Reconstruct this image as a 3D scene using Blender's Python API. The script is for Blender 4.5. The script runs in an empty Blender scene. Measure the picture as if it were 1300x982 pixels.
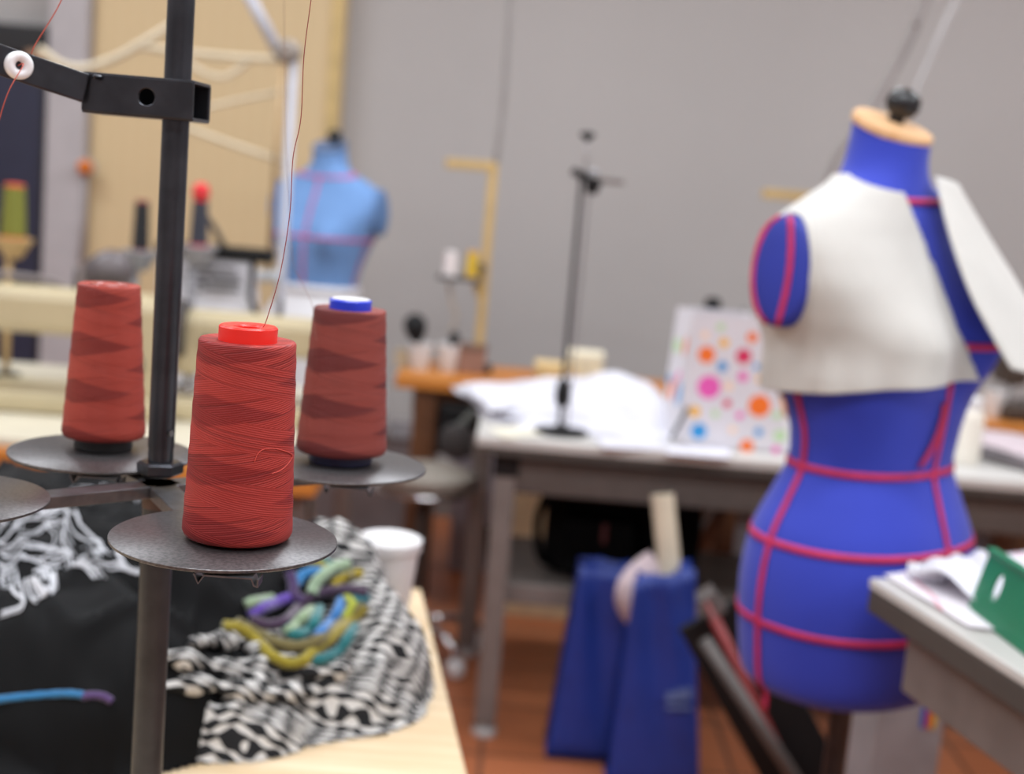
import bpy, bmesh, math, random
from mathutils import Vector, Matrix, noise
random.seed(7)
PI = math.pi
SC = bpy.context.scene
COL = SC.collection

# ------------------------------------------------------------------ camera
W_PX, H_PX, F_PX = 1300.0, 982.0, 1700.0
CAM_Z = 1.34
PITCH = math.atan((491 - 230) / F_PX)
ROLL = 0.085
cam_d = bpy.data.cameras.new('camera')
cam = bpy.data.objects.new('camera', cam_d); COL.objects.link(cam)
cam_d.sensor_width = 36; cam_d.lens = 36 * F_PX / W_PX
cam_d.clip_start = 0.02; cam_d.clip_end = 60
CAM_M = Matrix.Translation((0, 0, CAM_Z)) @ Matrix.Rotation(PI/2 - PITCH, 4, 'X') @ Matrix.Rotation(ROLL, 4, 'Z')
cam.matrix_world = CAM_M
cam_d.dof.use_dof = True
cam_d.dof.focus_distance = 0.74
cam_d.dof.aperture_fstop = 5.2
cam_d.dof.aperture_blades = 0
SC.camera = cam
# ------------------------------------------------------------------ world, exposure
wd = bpy.data.worlds.new('world'); SC.world = wd; wd.use_nodes = True
wd.node_tree.nodes['Background'].inputs[0].default_value = (0.9, 0.95, 1, 1)
wd.node_tree.nodes['Background'].inputs[1].default_value = 0.15
SC.view_settings.view_transform = 'Standard'
SC.view_settings.look = 'None'
SC.view_settings.gamma = 1
SC.view_settings.use_curve_mapping = False
SC.view_settings.exposure = -0.45
LAMP_W = 50.0

def ray(px, py):
    d = Vector(((px - W_PX/2) / F_PX, -(py - H_PX/2) / F_PX, -1))
    return (CAM_M.to_3x3() @ d).normalized()
def P(px, py, Y):                       # point seen at a pixel, at distance Y into the room
    d = ray(px, py); return Vector((0, 0, CAM_Z)) + d * (Y / d.y)
def Q(px, py, z):                       # point seen at a pixel, on the level z
    d = ray(px, py); return Vector((0, 0, CAM_Z)) + d * ((z - CAM_Z) / d.z)
def S(Y): return Y / F_PX               # metres per pixel at distance Y

# ------------------------------------------------------------------ materials
def lin(c):
    r = []
    for v in c[:3]:
        v /= 255.0
        r.append(v/12.92 if v <= 0.04045 else ((v + 0.055)/1.055)**2.4)
    return (*r, 1)
def nt_of(name):
    m = bpy.data.materials.new(name); m.use_nodes = True
    return m, m.node_tree, m.node_tree.nodes['Principled BSDF']
def N(nt, t, **kw):
    n = nt.nodes.new(t)
    for k, v in kw.items(): setattr(n, k, v)
    return n
def mth(nt, op, a, b=None, c=None):
    n = N(nt, 'ShaderNodeMath', operation=op)
    for i, v in enumerate((a, b, c)):
        if v is None: continue
        if isinstance(v, (int, float)): n.inputs[i].default_value = v
        else: nt.links.new(v, n.inputs[i])
    return n.outputs[0]
def mixc(nt, f, a, b):
    n = N(nt, 'ShaderNodeMix', data_type='RGBA')
    for i, v in ((0, f), (6, a), (7, b)):
        if isinstance(v, (int, float, tuple)): n.inputs[i].default_value = v
        else: nt.links.new(v, n.inputs[i])
    return n.outputs[2]
def sstep(nt, v, a, b):
    n = N(nt, 'ShaderNodeMapRange', interpolation_type='SMOOTHSTEP')
    nt.links.new(v, n.inputs[0]); n.inputs[1].default_value = a; n.inputs[2].default_value = b
    return n.outputs[0]
def bump(nt, b, h, strength=0.3, dist=0.001):
    n = N(nt, 'ShaderNodeBump'); n.inputs['Strength'].default_value = strength
    n.inputs['Distance'].default_value = dist
    nt.links.new(h, n.inputs['Height']); nt.links.new(n.outputs[0], b.inputs['Normal'])
MATS = {}
def mat(name, rgb, rough=0.6, metal=0.0, var=0.08, scale=12.0, bstr=0.15, bscale=120.0, bdist=0.0006, stretch=None, spec=0.5, trans=0.0, sheen=0.0, second=None):
    """plain coloured material with noisy tone and fine relief"""
    if name in MATS: return MATS[name]
    m, nt, b = nt_of(name)
    tc = N(nt, 'ShaderNodeTexCoord'); co = tc.outputs['Object']
    if stretch:
        mp = N(nt, 'ShaderNodeMapping'); mp.inputs['Scale'].default_value = stretch
        nt.links.new(co, mp.inputs[0]); co = mp.outputs[0]
    nz = N(nt, 'ShaderNodeTexNoise'); nz.inputs['Scale'].default_value = scale; nz.inputs['Detail'].default_value = 4
    nt.links.new(co, nz.inputs['Vector'])
    c = lin(rgb); k = 1 - var*2.2
    c2 = lin(second) if second else (c[0]*k, c[1]*k, c[2]*k, 1)
    f = sstep(nt, nz.outputs[0], 0.35, 0.68)
    nt.links.new(mixc(nt, f, c, c2), b.inputs['Base Color'])
    b.inputs['Roughness'].default_value = rough; b.inputs['Metallic'].default_value = metal
    b.inputs['Specular IOR Level'].default_value = spec
    b.inputs['Transmission Weight'].default_value = trans
    if sheen: b.inputs['Sheen Weight'].default_value = sheen
    if bstr:
        n2 = N(nt, 'ShaderNodeTexNoise'); n2.inputs['Scale'].default_value = bscale; n2.inputs['Detail'].default_value = 3
        nt.links.new(co, n2.inputs['Vector']); bump(nt, b, n2.outputs[0], bstr, bdist)
    MATS[name] = m
    return m
def wound_mat(name, light, dark, pitch=0.034, line=0.00125, strand_amt=0.5):
    """cross-wound sewing thread on a cone"""
    m, nt, b = nt_of(name)
    tc = N(nt, 'ShaderNodeTexCoord'); sp = N(nt, 'ShaderNodeSeparateXYZ')
    nt.links.new(tc.outputs['Object'], sp.inputs[0])
    x, y, z = sp.outputs
    nzl = N(nt, 'ShaderNodeTexNoise'); nzl.inputs['Scale'].default_value = 30
    nt.links.new(tc.outputs['Object'], nzl.inputs['Vector'])
    th = mth(nt, 'DIVIDE', mth(nt, 'ARCTAN2', y, x), 2*PI)
    zp = mth(nt, 'DIVIDE', mth(nt, 'ADD', z, mth(nt, 'MULTIPLY', nzl.outputs[0], 0.004)), pitch)
    u1 = mth(nt, 'FRACT', mth(nt, 'ADD', zp, th))
    u2 = mth(nt, 'FRACT', mth(nt, 'ADD', mth(nt, 'SUBTRACT', zp, th), 0.3))
    t1 = mth(nt, 'MULTIPLY', mth(nt, 'ABSOLUTE', mth(nt, 'SUBTRACT', u1, 0.5)), 2)
    t2 = mth(nt, 'MULTIPLY', mth(nt, 'ABSOLUTE', mth(nt, 'SUBTRACT', u2, 0.5)), 2)
    band = mth(nt, 'MULTIPLY', sstep(nt, t1, 0.40, 0.52), sstep(nt, t2, 0.40, 0.52))
    k = round(pitch / line)
    zl = mth(nt, 'DIVIDE', mth(nt, 'ADD', z, mth(nt, 'MULTIPLY', nzl.outputs[0], 0.0012)), line)
    l1 = mth(nt, 'SINE', mth(nt, 'MULTIPLY', mth(nt, 'ADD', zl, mth(nt, 'MULTIPLY', th, k)), 2*PI))
    l2 = mth(nt, 'SINE', mth(nt, 'MULTIPLY', mth(nt, 'SUBTRACT', zl, mth(nt, 'MULTIPLY', th, k)), 2*PI))
    sel = sstep(nt, u1, 0.48, 0.52)
    ln = mth(nt, 'ADD', mth(nt, 'MULTIPLY', l1, sel), mth(nt, 'MULTIPLY', l2, mth(nt, 'SUBTRACT', 1.0, sel)))
    l01 = mth(nt, 'ADD', mth(nt, 'MULTIPLY', ln, 0.5), 0.5)
    # irregular darker strands, crossing in both directions
    def strands(v, sd):
        wn = N(nt, 'ShaderNodeTexNoise'); wn.inputs['Scale'].default_value = 0.75; wn.inputs['Detail'].default_value = 1
        cv = N(nt, 'ShaderNodeCombineXYZ'); nt.links.new(v, cv.inputs[0]); cv.inputs[1].default_value = sd
        nt.links.new(mth(nt, 'MULTIPLY', th, 1.5), cv.inputs[2])
        nt.links.new(cv.outputs[0], wn.inputs['Vector'])
        return sstep(nt, wn.outputs[0], 0.56, 0.66)
    sa = strands(mth(nt, 'ADD', zl, mth(nt, 'MULTIPLY', th, k)), 1.0); sb = strands(mth(nt, 'SUBTRACT', zl, mth(nt, 'MULTIPLY', th, k)), 5.0)
    strand = mth(nt, 'ADD', mth(nt, 'MULTIPLY', sa, sel), mth(nt, 'MULTIPLY', sb, mth(nt, 'SUBTRACT', 1.0, sel)))
    c0 = mixc(nt, mth(nt, 'MULTIPLY', band, 0.95), lin(light), lin(dark))
    c1 = mixc(nt, mth(nt, 'MULTIPLY', mth(nt, 'SUBTRACT', 1.0, l01), 0.20), c0, tuple(v*0.45 for v in lin(dark)[:3]) + (1,))
    c2 = mixc(nt, mth(nt, 'MULTIPLY', strand, strand_amt), c1, tuple(v*0.55 for v in lin(dark)[:3]) + (1,))
    nt.links.new(c2, b.inputs['Base Color'])
    b.inputs['Roughness'].default_value = 0.5
    b.inputs['Specular IOR Level'].default_value = 0.25
    bump(nt, b, mth(nt, 'SUBTRACT', ln, mth(nt, 'MULTIPLY', strand, 1.5)), 0.35, 0.00025)
    return m
def wood_mat(name, a, bcol, scale=(2, 30, 30), rough=0.45):
    m, nt, b = nt_of(name)
    tc = N(nt, 'ShaderNodeTexCoord'); mp = N(nt, 'ShaderNodeMapping'); mp.inputs['Scale'].default_value = scale
    nt.links.new(tc.outputs['Object'], mp.inputs[0])
    nz = N(nt, 'ShaderNodeTexNoise'); nz.inputs['Scale'].default_value = 1.5; nz.inputs['Detail'].default_value = 6
    nz.inputs['Distortion'].default_value = 0.6
    nt.links.new(mp.outputs[0], nz.inputs['Vector'])
    nt.links.new(mixc(nt, sstep(nt, nz.outputs[0], 0.3, 0.7), lin(a), lin(bcol)), b.inputs['Base Color'])
    b.inputs['Roughness'].default_value = rough
    bump(nt, b, nz.outputs[0], 0.15, 0.0008)
    MATS[name] = m
    return m

# ------------------------------------------------------------------ mesh builder
class MB:
    def __init__(s): s.v = []; s.f = []; s.mi = []
    def add(s, vs, fs, mi=0):
        o = len(s.v); s.v += [Vector(v) for v in vs]
        for f in fs: s.f.append(tuple(i + o for i in f)); s.mi.append(mi)
        return s
    def box(s, c, d, rz=0, R=None, mi=0):
        c = Vector(c); x, y, z = d[0]/2, d[1]/2, d[2]/2
        M = R if R is not None else Matrix.Rotation(rz, 3, 'Z')
        vs = [c + M @ Vector((sx*x, sy*y, sz*z)) for sz in (-1, 1) for sy in (-1, 1) for sx in (-1, 1)]
        return s.add(vs, [(0,2,3,1), (4,5,7,6), (0,1,5,4), (1,3,7,5), (3,2,6,7), (2,0,4,6)], mi)
    def bar(s, a, b, w, h, up=(0, 0, 1), mi=0):          # rectangular bar from a to b
        a = Vector(a); b = Vector(b); d = (b - a); L = d.length; d.normalize()
        side = d.cross(Vector(up))
        if side.length < 1e-4: side = d.cross(Vector((1, 0, 0)))
        side.normalize(); u = side.cross(d)
        vs = []
        for p in (a, b):
            for q in ((-1,-1), (1,-1), (1,1), (-1,1)): vs.append(p + side*q[0]*w/2 + u*q[1]*h/2)
        return s.add(vs, [(3,2,1,0), (4,5,6,7), (0,1,5,4), (1,2,6,5), (2,3,7,6), (3,0,4,7)], mi)
    def lathe(s, prof, c=(0, 0, 0), seg=32, R=None, mi=0, cap0=True, cap1=True):
        c = Vector(c); vs = []
        for r, z in prof:
            for i in range(seg):
                t = 2*PI*i/seg; p = Vector((r*math.cos(t), r*math.sin(t), z))
                vs.append(c + (R @ p if R is not None else p))
        fs = []
        for j in range(len(prof) - 1):
            for i in range(seg):
                k = (i + 1) % seg
                fs.append((j*seg+i, j*seg+k, (j+1)*seg+k, (j+1)*seg+i))
        if cap0: fs.append(tuple(range(seg))[::-1])
        if cap1: fs.append(tuple((len(prof)-1)*seg + i for i in range(seg)))
        return s.add(vs, fs, mi)
    def rod(s, a, b, r0, r1=None, seg=16, mi=0):
        a = Vector(a); b = Vector(b); d = b - a
        R = d.to_track_quat('Z', 'Y').to_matrix()
        return s.lathe([(r0, 0), (r1 if r1 is not None else r0, d.length)], a, seg, R, mi)
    def tube(s, pts, r, seg=8, mi=0, closed=False, rad=None):
        pts = [Vector(p) for p in pts]; n = len(pts); vs = []; ref = None
        for i, p in enumerate(pts):
            if closed: t = pts[(i+1) % n] - pts[i-1]
            else: t = pts[min(i+1, n-1)] - pts[max(i-1, 0)]
            t.normalize()
            if ref is None:
                ref = t.cross(Vector((0.3, 0.2, 1)))
                if ref.length < 1e-3: ref = t.cross(Vector((1, 0, 0)))
            ref = (ref - t*ref.dot(t)).normalized(); bi = t.cross(ref)
            rr = rad[i] if rad else r
            for k in range(seg):
                a = 2*PI*k/seg; vs.append(p + (ref*math.cos(a) + bi*math.sin(a))*rr)
        fs = []
        for i in range(n if closed else n-1):
            j = (i+1) % n
            for k in range(seg):
                l = (k+1) % seg; fs.append((i*seg+k, i*seg+l, j*seg+l, j*seg+k))
        if not closed:
            fs.append(tuple(range(seg))[::-1]); fs.append(tuple((n-1)*seg+k for k in range(seg)))
        return s.add(vs, fs, mi)
    def prism(s, poly, a, u, v, thick, mi=0):             # polygon in the plane (u,v) at a, extruded both ways
        a = Vector(a); u = Vector(u).normalized(); v = Vector(v).normalized(); w = u.cross(v)
        n = len(poly)
        vs = [a + u*p[0] + v*p[1] + w*thick/2 for p in poly] + [a + u*p[0] + v*p[1] - w*thick/2 for p in poly]
        fs = [tuple(range(n)), tuple(range(2*n-1, n-1, -1))]
        for i in range(n): j = (i+1) % n; fs.append((i, n+i, n+j, j))
        return s.add(vs, fs, mi)
    def grid(s, rows, mi=0, wrap=False):
        nr = len(rows); nc = len(rows[0]); vs = [p for r in rows for p in r]; fs = []
        for i in range(nr-1):
            for j in range(nc if wrap else nc-1):
                k = (j+1) % nc
                fs.append((i*nc+j, i*nc+k, (i+1)*nc+k, (i+1)*nc+j))
        return s.add(vs, fs, mi)
    def build(s, name, m, parent=None, smooth=False, bev=0, origin=None, solid=0, sub=0):
        M = parent.matrix_basis.copy() if parent else Matrix.Translation(Vector(origin or (0, 0, 0)))
        if parent and parent.parent: M = parent.parent.matrix_basis @ M
        Mi = M.inverted()
        me = bpy.data.meshes.new(name)
        me.from_pydata([tuple(Mi @ v) for v in s.v], [], s.f); me.validate()
        bm = bmesh.new(); bm.from_mesh(me)
        bmesh.ops.recalc_face_normals(bm, faces=bm.faces); bm.to_mesh(me); bm.free()
        o = bpy.data.objects.new(name, me); COL.objects.link(o)
        for q in (m if isinstance(m, (list, tuple)) else [m]): me.materials.append(q)
        if isinstance(m, (list, tuple)) and len(s.mi) == len(me.polygons):
            for p, i in zip(me.polygons, s.mi): p.material_index = i
        if parent: o.parent = parent
        else: o.matrix_basis = M
        if smooth:
            for p in me.polygons: p.use_smooth = True
            if smooth == 'auto':
                try: me.set_sharp_from_angle(angle=math.radians(38))
                except Exception: pass
        if solid:
            md = o.modifiers.new('thickness', 'SOLIDIFY'); md.thickness = solid; md.offset = 0
        if bev:
            md = o.modifiers.new('bevel', 'BEVEL'); md.width = bev; md.segments = 2; md.limit_method = 'ANGLE'
        if sub:
            md = o.modifiers.new('sub', 'SUBSURF'); md.levels = sub; md.render_levels = sub
        return o
def tag(o, label, cat, group=None):
    o['label'] = label; o['category'] = cat
    if group: o['group'] = group
    return o
def thing(name, label, cat, loc=(0, 0, 0), rz=0, group=None):
    o = bpy.data.objects.new(name, None); COL.objects.link(o)
    o.empty_display_size = 0.05
    o.matrix_basis = Matrix.Translation(Vector(loc)) @ Matrix.Rotation(rz, 4, 'Z')
    return tag(o, label, cat, group)
def struct(o): o['kind'] = 'structure'; return o
def copy_thing(root, loc, label=None):
    r = root.copy(); COL.objects.link(r); r.matrix_basis = Matrix.Translation(Vector(loc))
    if label: r['label'] = label
    for ch in list(root.children):
        c = ch.copy(); COL.objects.link(c); c.parent = r
        for g in list(ch.children):
            d = g.copy(); COL.objects.link(d); d.parent = c
    return r
def spline(pts, n=8):                                    # Catmull-Rom through points
    pts = [Vector(p) for p in pts]; out = []
    for i in range(len(pts)-1):
        p0 = pts[max(i-1, 0)]; p1 = pts[i]; p2 = pts[i+1]; p3 = pts[min(i+2, len(pts)-1)]
        for k in range(n):
            t = k/n
            out.append(0.5*((2*p1) + (p2-p0)*t + (2*p0-5*p1+4*p2-p3)*t*t + (3*p1-p0-3*p2+p3)*t**3))
    out.append(pts[-1]); return out

# ================================================================== ROOM
M_wall = mat('wall_paint', (175, 170, 168), 0.8, var=0.02, scale=1.2, bstr=0.1, bscale=60)
M_ceil = mat('ceiling_paint', (225, 224, 220), 0.9, var=0.02)
def floor_mat():
    m, nt, b = nt_of('terracotta_floor')
    tc = N(nt, 'ShaderNodeTexCoord'); br = N(nt, 'ShaderNodeTexBrick')
    br.offset = 0.0; br.inputs['Scale'].default_value = 1.0
    br.inputs['Brick Width'].default_value = 0.3; br.inputs['Row Height'].default_value = 0.3
    br.inputs['Mortar Size'].default_value = 0.006
    br.inputs['Color1'].default_value = lin((186, 112, 72)); br.inputs['Color2'].default_value = lin((170, 98, 60))
    br.inputs['Mortar'].default_value = lin((88, 58, 44))
    nt.links.new(tc.outputs['Object'], br.inputs['Vector'])
    nz = N(nt, 'ShaderNodeTexNoise'); nz.inputs['Scale'].default_value = 3; nz.inputs['Detail'].default_value = 5
    nt.links.new(tc.outputs['Object'], nz.inputs['Vector'])
    nt.links.new(mixc(nt, mth(nt, 'MULTIPLY', nz.outputs[0], 0.5), br.outputs[0], lin((150, 86, 54))), b.inputs['Base Color'])
    b.inputs['Roughness'].default_value = 0.45
    bump(nt, b, br.outputs['Fac'], -0.3, 0.002)
    return m
X0, X1, Y0, Y1, ZC = -3.6, 3.8, -3.0, 5.2, 3.2
struct(MB().box(((X0+X1)/2, (Y0+Y1)/2, -0.05), (X1-X0+0.2, Y1-Y0+0.2, 0.1)).build('floor', floor_mat()))
struct(MB().box(((X0+X1)/2, (Y0+Y1)/2, ZC+0.05), (X1-X0+0.2, Y1-Y0+0.2, 0.1)).build('ceiling', M_ceil))
struct(MB().box(((X0+X1)/2, Y1+0.05, ZC/2), (X1-X0+0.2, 0.1, ZC)).build('wall_back', M_wall))
struct(MB().box(((X0+X1)/2, Y0-0.05, ZC/2), (X1-X0+0.2, 0.1, ZC)).build('wall_front', M_wall))
struct(MB().box((X0-0.05, (Y0+Y1)/2, ZC/2), (0.1, Y1-Y0, ZC)).build('wall_left', M_wall))
struct(MB().box((X1+0.05, (Y0+Y1)/2, ZC/2), (0.1, Y1-Y0, ZC)).build('wall_right', M_wall))
struct(MB().box(((X0+X1)/2, Y1-0.009, 0.05), (X1-X0, 0.018, 0.1)).build('baseboard_back', mat('skirting', (120, 112, 108), 0.6), bev=0.003))

# ceiling lights (above the frame): housing, diffuser and the lamp itself
M_lampbody = mat('lamp_white', (235, 235, 235), 0.5)
m_diff, nt_, b_ = nt_of('lamp_diffuser')
b_.inputs['Emission Color'].default_value = (1, 0.98, 0.96, 1); b_.inputs['Emission Strength'].default_value = 2.0
def ceiling_light(loc, label):
    t = thing('ceiling_light', label, 'lamp', loc, 0, 'fluorescent ceiling lights')
    x, y, z = loc
    MB().box((x, y, z-0.02), (1.5, 0.34, 0.04)).build('housing', M_lampbody, t, bev=0.006)
    MB().box((x, y, z-0.05), (1.44, 0.28, 0.02)).build('diffuser', m_diff, t, bev=0.006)
    ld = bpy.data.lights.new('lamp', 'AREA'); ld.shape = 'RECTANGLE'; ld.size = 1.4; ld.size_y = 0.26
    ld.energy = LAMP_W; ld.color = (0.93, 1.0, 1.06)
    lo = bpy.data.objects.new('lamp', ld); COL.objects.link(lo); lo.parent = t; lo.location = (0, 0, -0.075)
    return t
rows = {'over the camera side': -1.2, 'over the thread stand': 1.0, 'near the back wall': 3.3}
cols = {'left': -2.2, 'middle': 0.1, 'right': 2.4}
for rn, yy in rows.items():
    for cn, xx in cols.items():
        ceiling_light((xx, yy, ZC), 'long white fluorescent ceiling light, %s one of the three %s' % (cn, rn))

# door, frame and panel on the back wall
M_navy = mat('navy_door', (38, 40, 62), 0.5, var=0.05)
M_dark = mat('dark_frame', (26, 25, 28), 0.5, var=0.05)
M_frame = mat('door_frame_paint', (176, 170, 172), 0.6, var=0.03)
M_cream = mat('transom', (172, 164, 150), 0.5, var=0.04)
YW = Y1 - 0.0
zt = P(30, 78, YW-0.12).z; yc_ = YW-0.0625
xl, xr = P(-90, 200, YW-0.12).x, P(68, 200, YW-0.12).x
cab = thing('tall_cabinet', 'tall navy cabinet at the left edge beside the pale door frame', 'cabinet', ((xl+xr)/2, yc_, 0))
MB().box(((xl+xr)/2, yc_, zt/2+0.02), (xr-xl, 0.12, zt-0.04)).build('carcass', M_navy, cab, bev=0.006)
MB().box(((xl+xr)/2, yc_, 0.011), (xr-xl-0.06, 0.10, 0.02)).build('plinth', M_dark, cab, bev=0.003)
for sx in (-1, 1):
    xc = (xl+xr)/2 + sx*(xr-xl)/4
    dr_ = MB().box((xc, YW-0.128, zt/2+0.02), ((xr-xl)/2-0.006, 0.016, zt-0.06)).build('door', M_navy, cab, bev=0.003)
    MB().box((xc - sx*0.09, YW-0.146, 1.0), (0.02, 0.02, 0.14)).build('handle', mat('steel', (170, 170, 172), 0.3, 1.0), dr_, bev=0.004)
MB().box((xr-0.016, YW-0.13, zt/2+0.02), (0.05, 0.03, zt-0.03)).build('edge_strip', M_dark, cab, bev=0.003)
zc_ = P(30, 30, YW-0.12).z
cs = thing('flat_case', 'flat black case lying on top of the navy cabinet', 'case', ((xl+xr)/2, yc_, zt))
MB().box(((xl+xr)/2, yc_, (zt+zc_)/2+0.012), (xr-xl-0.05, 0.10, zc_-zt-0.026)).build('case_body', M_dark, cs, bev=0.012)
MB().box((xr-0.06, YW-0.125, zt+0.024), (0.10, 0.03, 0.04)).build('tan_latch', mat('tan_leather', (168, 132, 104), 0.6), cs, bev=0.004)
fx0, fx1 = P(74, 200, YW).x, P(122, 200, YW).x
struct(MB().box(((fx0+fx1)/2+0.005, YW-0.08, 1.6), (fx1-fx0, 0.16, 3.2)).build('trim_1', M_frame, bev=0.006, origin=(fx0, YW, 0)))
px0, px1 = P(123, 180, YW).x, P(436, 100, YW).x
def panel_mat():
    m, nt, b = nt_of('tan_panel')
    tc = N(nt, 'ShaderNodeTexCoord'); wv = N(nt, 'ShaderNodeTexWave'); wv.inputs['Scale'].default_value = 6; wv.inputs['Distortion'].default_value = 0.4
    nt.links.new(tc.outputs['Object'], wv.inputs['Vector'])
    nt.links.new(mixc(nt, mth(nt, 'MULTIPLY', wv.outputs['Fac'], 0.35), lin((208, 184, 144)), lin((200, 172, 128))), b.inputs['Base Color'])
    b.inputs['Roughness'].default_value = 0.6; bump(nt, b, wv.outputs['Fac'], 0.1, 0.002)
    return m
wp = MB().box(((px0+px1)/2+0.006, YW-0.05, 1.6), (px1-px0, 0.1, 3.2)).build('wall_panel', panel_mat(), bev=0.004, origin=(px0, YW, 0))
struct(wp)
MB().box((px1-0.02, YW-0.105, 1.6), (0.045, 0.012, 3.2)).build('edge_strip', mat('ochre_strip', (206, 178, 120), 0.6), wp, bev=0.002)
# orange alarm beacon on the frame with its conduit
c = P(108, 212, YW-0.18); t = thing('alarm_beacon', 'small orange dome beacon on the pale grey door frame', 'beacon', (c.x, YW-0.16, c.z))
Rm = Matrix.Rotation(PI/2, 3, 'X')
MB().lathe([(0.034, 0), (0.034, 0.012), (0.03, 0.016)], (c.x, YW-0.161, c.z), 20, Rm).build('base', M_frame, t, 'auto')
MB().lathe([(0.029, 0), (0.028, 0.012), (0.022, 0.026), (0.010, 0.034), (0.001, 0.036)], (c.x, YW-0.176, c.z), 20, Rm).build('dome', mat('orange_lens', (226, 120, 20), 0.3), t, True)
MB().rod((c.x, YW-0.167, c.z-0.03), (c.x-0.01, YW-0.167, 0.9), 0.006).build('conduit', mat('conduit_grey', (165, 158, 160), 0.5), t, True)

# ================================================================== FURNITURE
M_gsteel = mat('grey_steel', (126, 118, 114), 0.5, 0.2, var=0.06, scale=20)
M_gsteel2 = mat('dark_grey_steel', (88, 80, 76), 0.5, 0.2, var=0.06, scale=20)
M_white_lam = mat('white_laminate', (200, 197, 193), 0.45, var=0.03, scale=6, bstr=0.05)
M_edge_dark = mat('dark_edging', (72, 66, 62), 0.6, var=0.05)
M_orange_wood = wood_mat('orange_wood', (205, 134, 58), (180, 106, 40))
M_brown_wood = wood_mat('brown_wood', (112, 72, 44), (84, 52, 32), (20, 20, 2))
M_pale_wood = wood_mat('pale_wood', (222, 200, 168), (205, 178, 140))
M_black = mat('matt_black', (17, 17, 19), 0.55, var=0.1, spec=0.3)
M_blackfab = mat('black_fabric', (11, 11, 12), 0.95, var=0.1, spec=0.1, bstr=0.4, bscale=300)
M_white = mat('white_plastic', (222, 221, 222), 0.4, var=0.01, bstr=0.03)
M_chrome = mat('chrome', (210, 210, 212), 0.15, 1.0, var=0.02, bstr=0.02)
M_ironframe = mat('stand_metal', (74, 76, 82), 0.30, 0.85, var=0.12, scale=40, bstr=0.1, bscale=300)

TBL = 0.75
# ---- centre table (steel frame, light top) -----------------------------------
def steel_table():
    yf, yb = 3.06, 3.72
    a = Q(612, 551, TBL); xl = a.x - 0.012; xr = 1.75
    t = thing('work_table', 'long steel-framed work table with pale top under the polka-dot bag', 'table', ((xl+xr)/2, (yf+yb)/2, 0))
    MB().box(((xl+xr)/2, (yf+yb)/2, TBL-0.012), (xr-xl, yb-yf, 0.024)).build('table_top', M_white_lam, t, bev=0.004)
    MB().box(((xl+xr)/2, (yf+yb)/2, TBL-0.034), (xr-xl-0.006, yb-yf-0.006, 0.02)).build('edge_band', M_edge_dark, t, bev=0.002)
    for y_, n_ in ((yf+0.05, 'apron'), (yb-0.05, 'apron')):
        MB().box(((xl+xr)/2, y_, TBL-0.095), (xr-xl-0.12, 0.03, 0.085)).build(n_, M_gsteel2, t, bev=0.004)
    for x_ in (xl+0.09, xr-0.09):
        MB().box((x_, (yf+yb)/2, TBL-0.095), (0.03, yb-yf-0.12, 0.08)).build('apron', M_gsteel2, t, bev=0.004)
    for x_ in (xl+0.075, xr-0.075):
        for y_ in (yf+0.06, yb-0.06):
            if x_ < 0.5 and y_ > yf+0.3: x_ = P(610, 600, yb-0.06).x
            lg = MB().box((x_, y_, (TBL-0.044+0.03)/2), (0.052, 0.052, TBL-0.044-0.03)).build('leg', M_gsteel, t, bev=0.005)
            MB().lathe([(0.03, 0), (0.03, 0.012), (0.014, 0.02), (0.012, 0.035)], (x_, y_, 0), 20).build('foot', mat('pale_foot', (188, 186, 184), 0.4), lg, 'auto')
            MB().box((x_, y_, TBL-0.075), (0.06, 0.06, 0.05)).build('corner_bracket', M_black, lg, bev=0.004)
    sh = MB().box(((xl+xr)/2, (yf+yb)/2+0.02, 0.345), (xr-xl-0.2, yb-yf-0.14, 0.02)).build('shelf', M_gsteel2, t, bev=0.003)
    MB().box(((xl+xr)/2, yf+0.1, 0.35), (xr-xl-0.15, 0.025, 0.05)).build('stretcher', M_gsteel, t, bev=0.003)
    return t, xl, xr, yf, yb
WT, wtl, wtr, wyf, wyb = steel_table()

# ---- wall bench (orange wood edge, brown legs) -----------------------------------
def wall_bench():
    yf, yb = 3.90, 4.26
    a = Q(500, 478, TBL); xl = a.x; xr = 2.6
    t = thing('wall_bench', 'long orange-brown wooden bench standing along the grey wall', 'bench', ((xl+xr)/2, (yf+yb)/2, 0))
    MB().box(((xl+xr)/2, (yf+yb)/2, TBL-0.02), (xr-xl, yb-yf, 0.04)).build('bench_top', M_orange_wood, t, bev=0.004)
    MB().box(((xl+xr)/2, yf+0.08, TBL-0.08), (xr-xl-0.1, 0.03, 0.08)).build('apron', M_brown_wood, t, bev=0.004)
    x_ = xl + 0.09
    while x_ < xr:
        for y_ in (yf+0.07, yb-0.07):
            MB().box((x_, y_, (TBL-0.04)/2), (0.07, 0.07, TBL-0.04)).build('leg', M_brown_wood, t, bev=0.005)
        MB().bar((x_, yf+0.08, 0.16), (x_, yb-0.08, 0.16), 0.04, 0.06).build('stretcher', M_brown_wood, t, bev=0.003)
        x_ += 0.93
    return t, xl, xr, yf, yb
WB, wbl, wbr, wbyf, wbyb = wall_bench()

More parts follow.
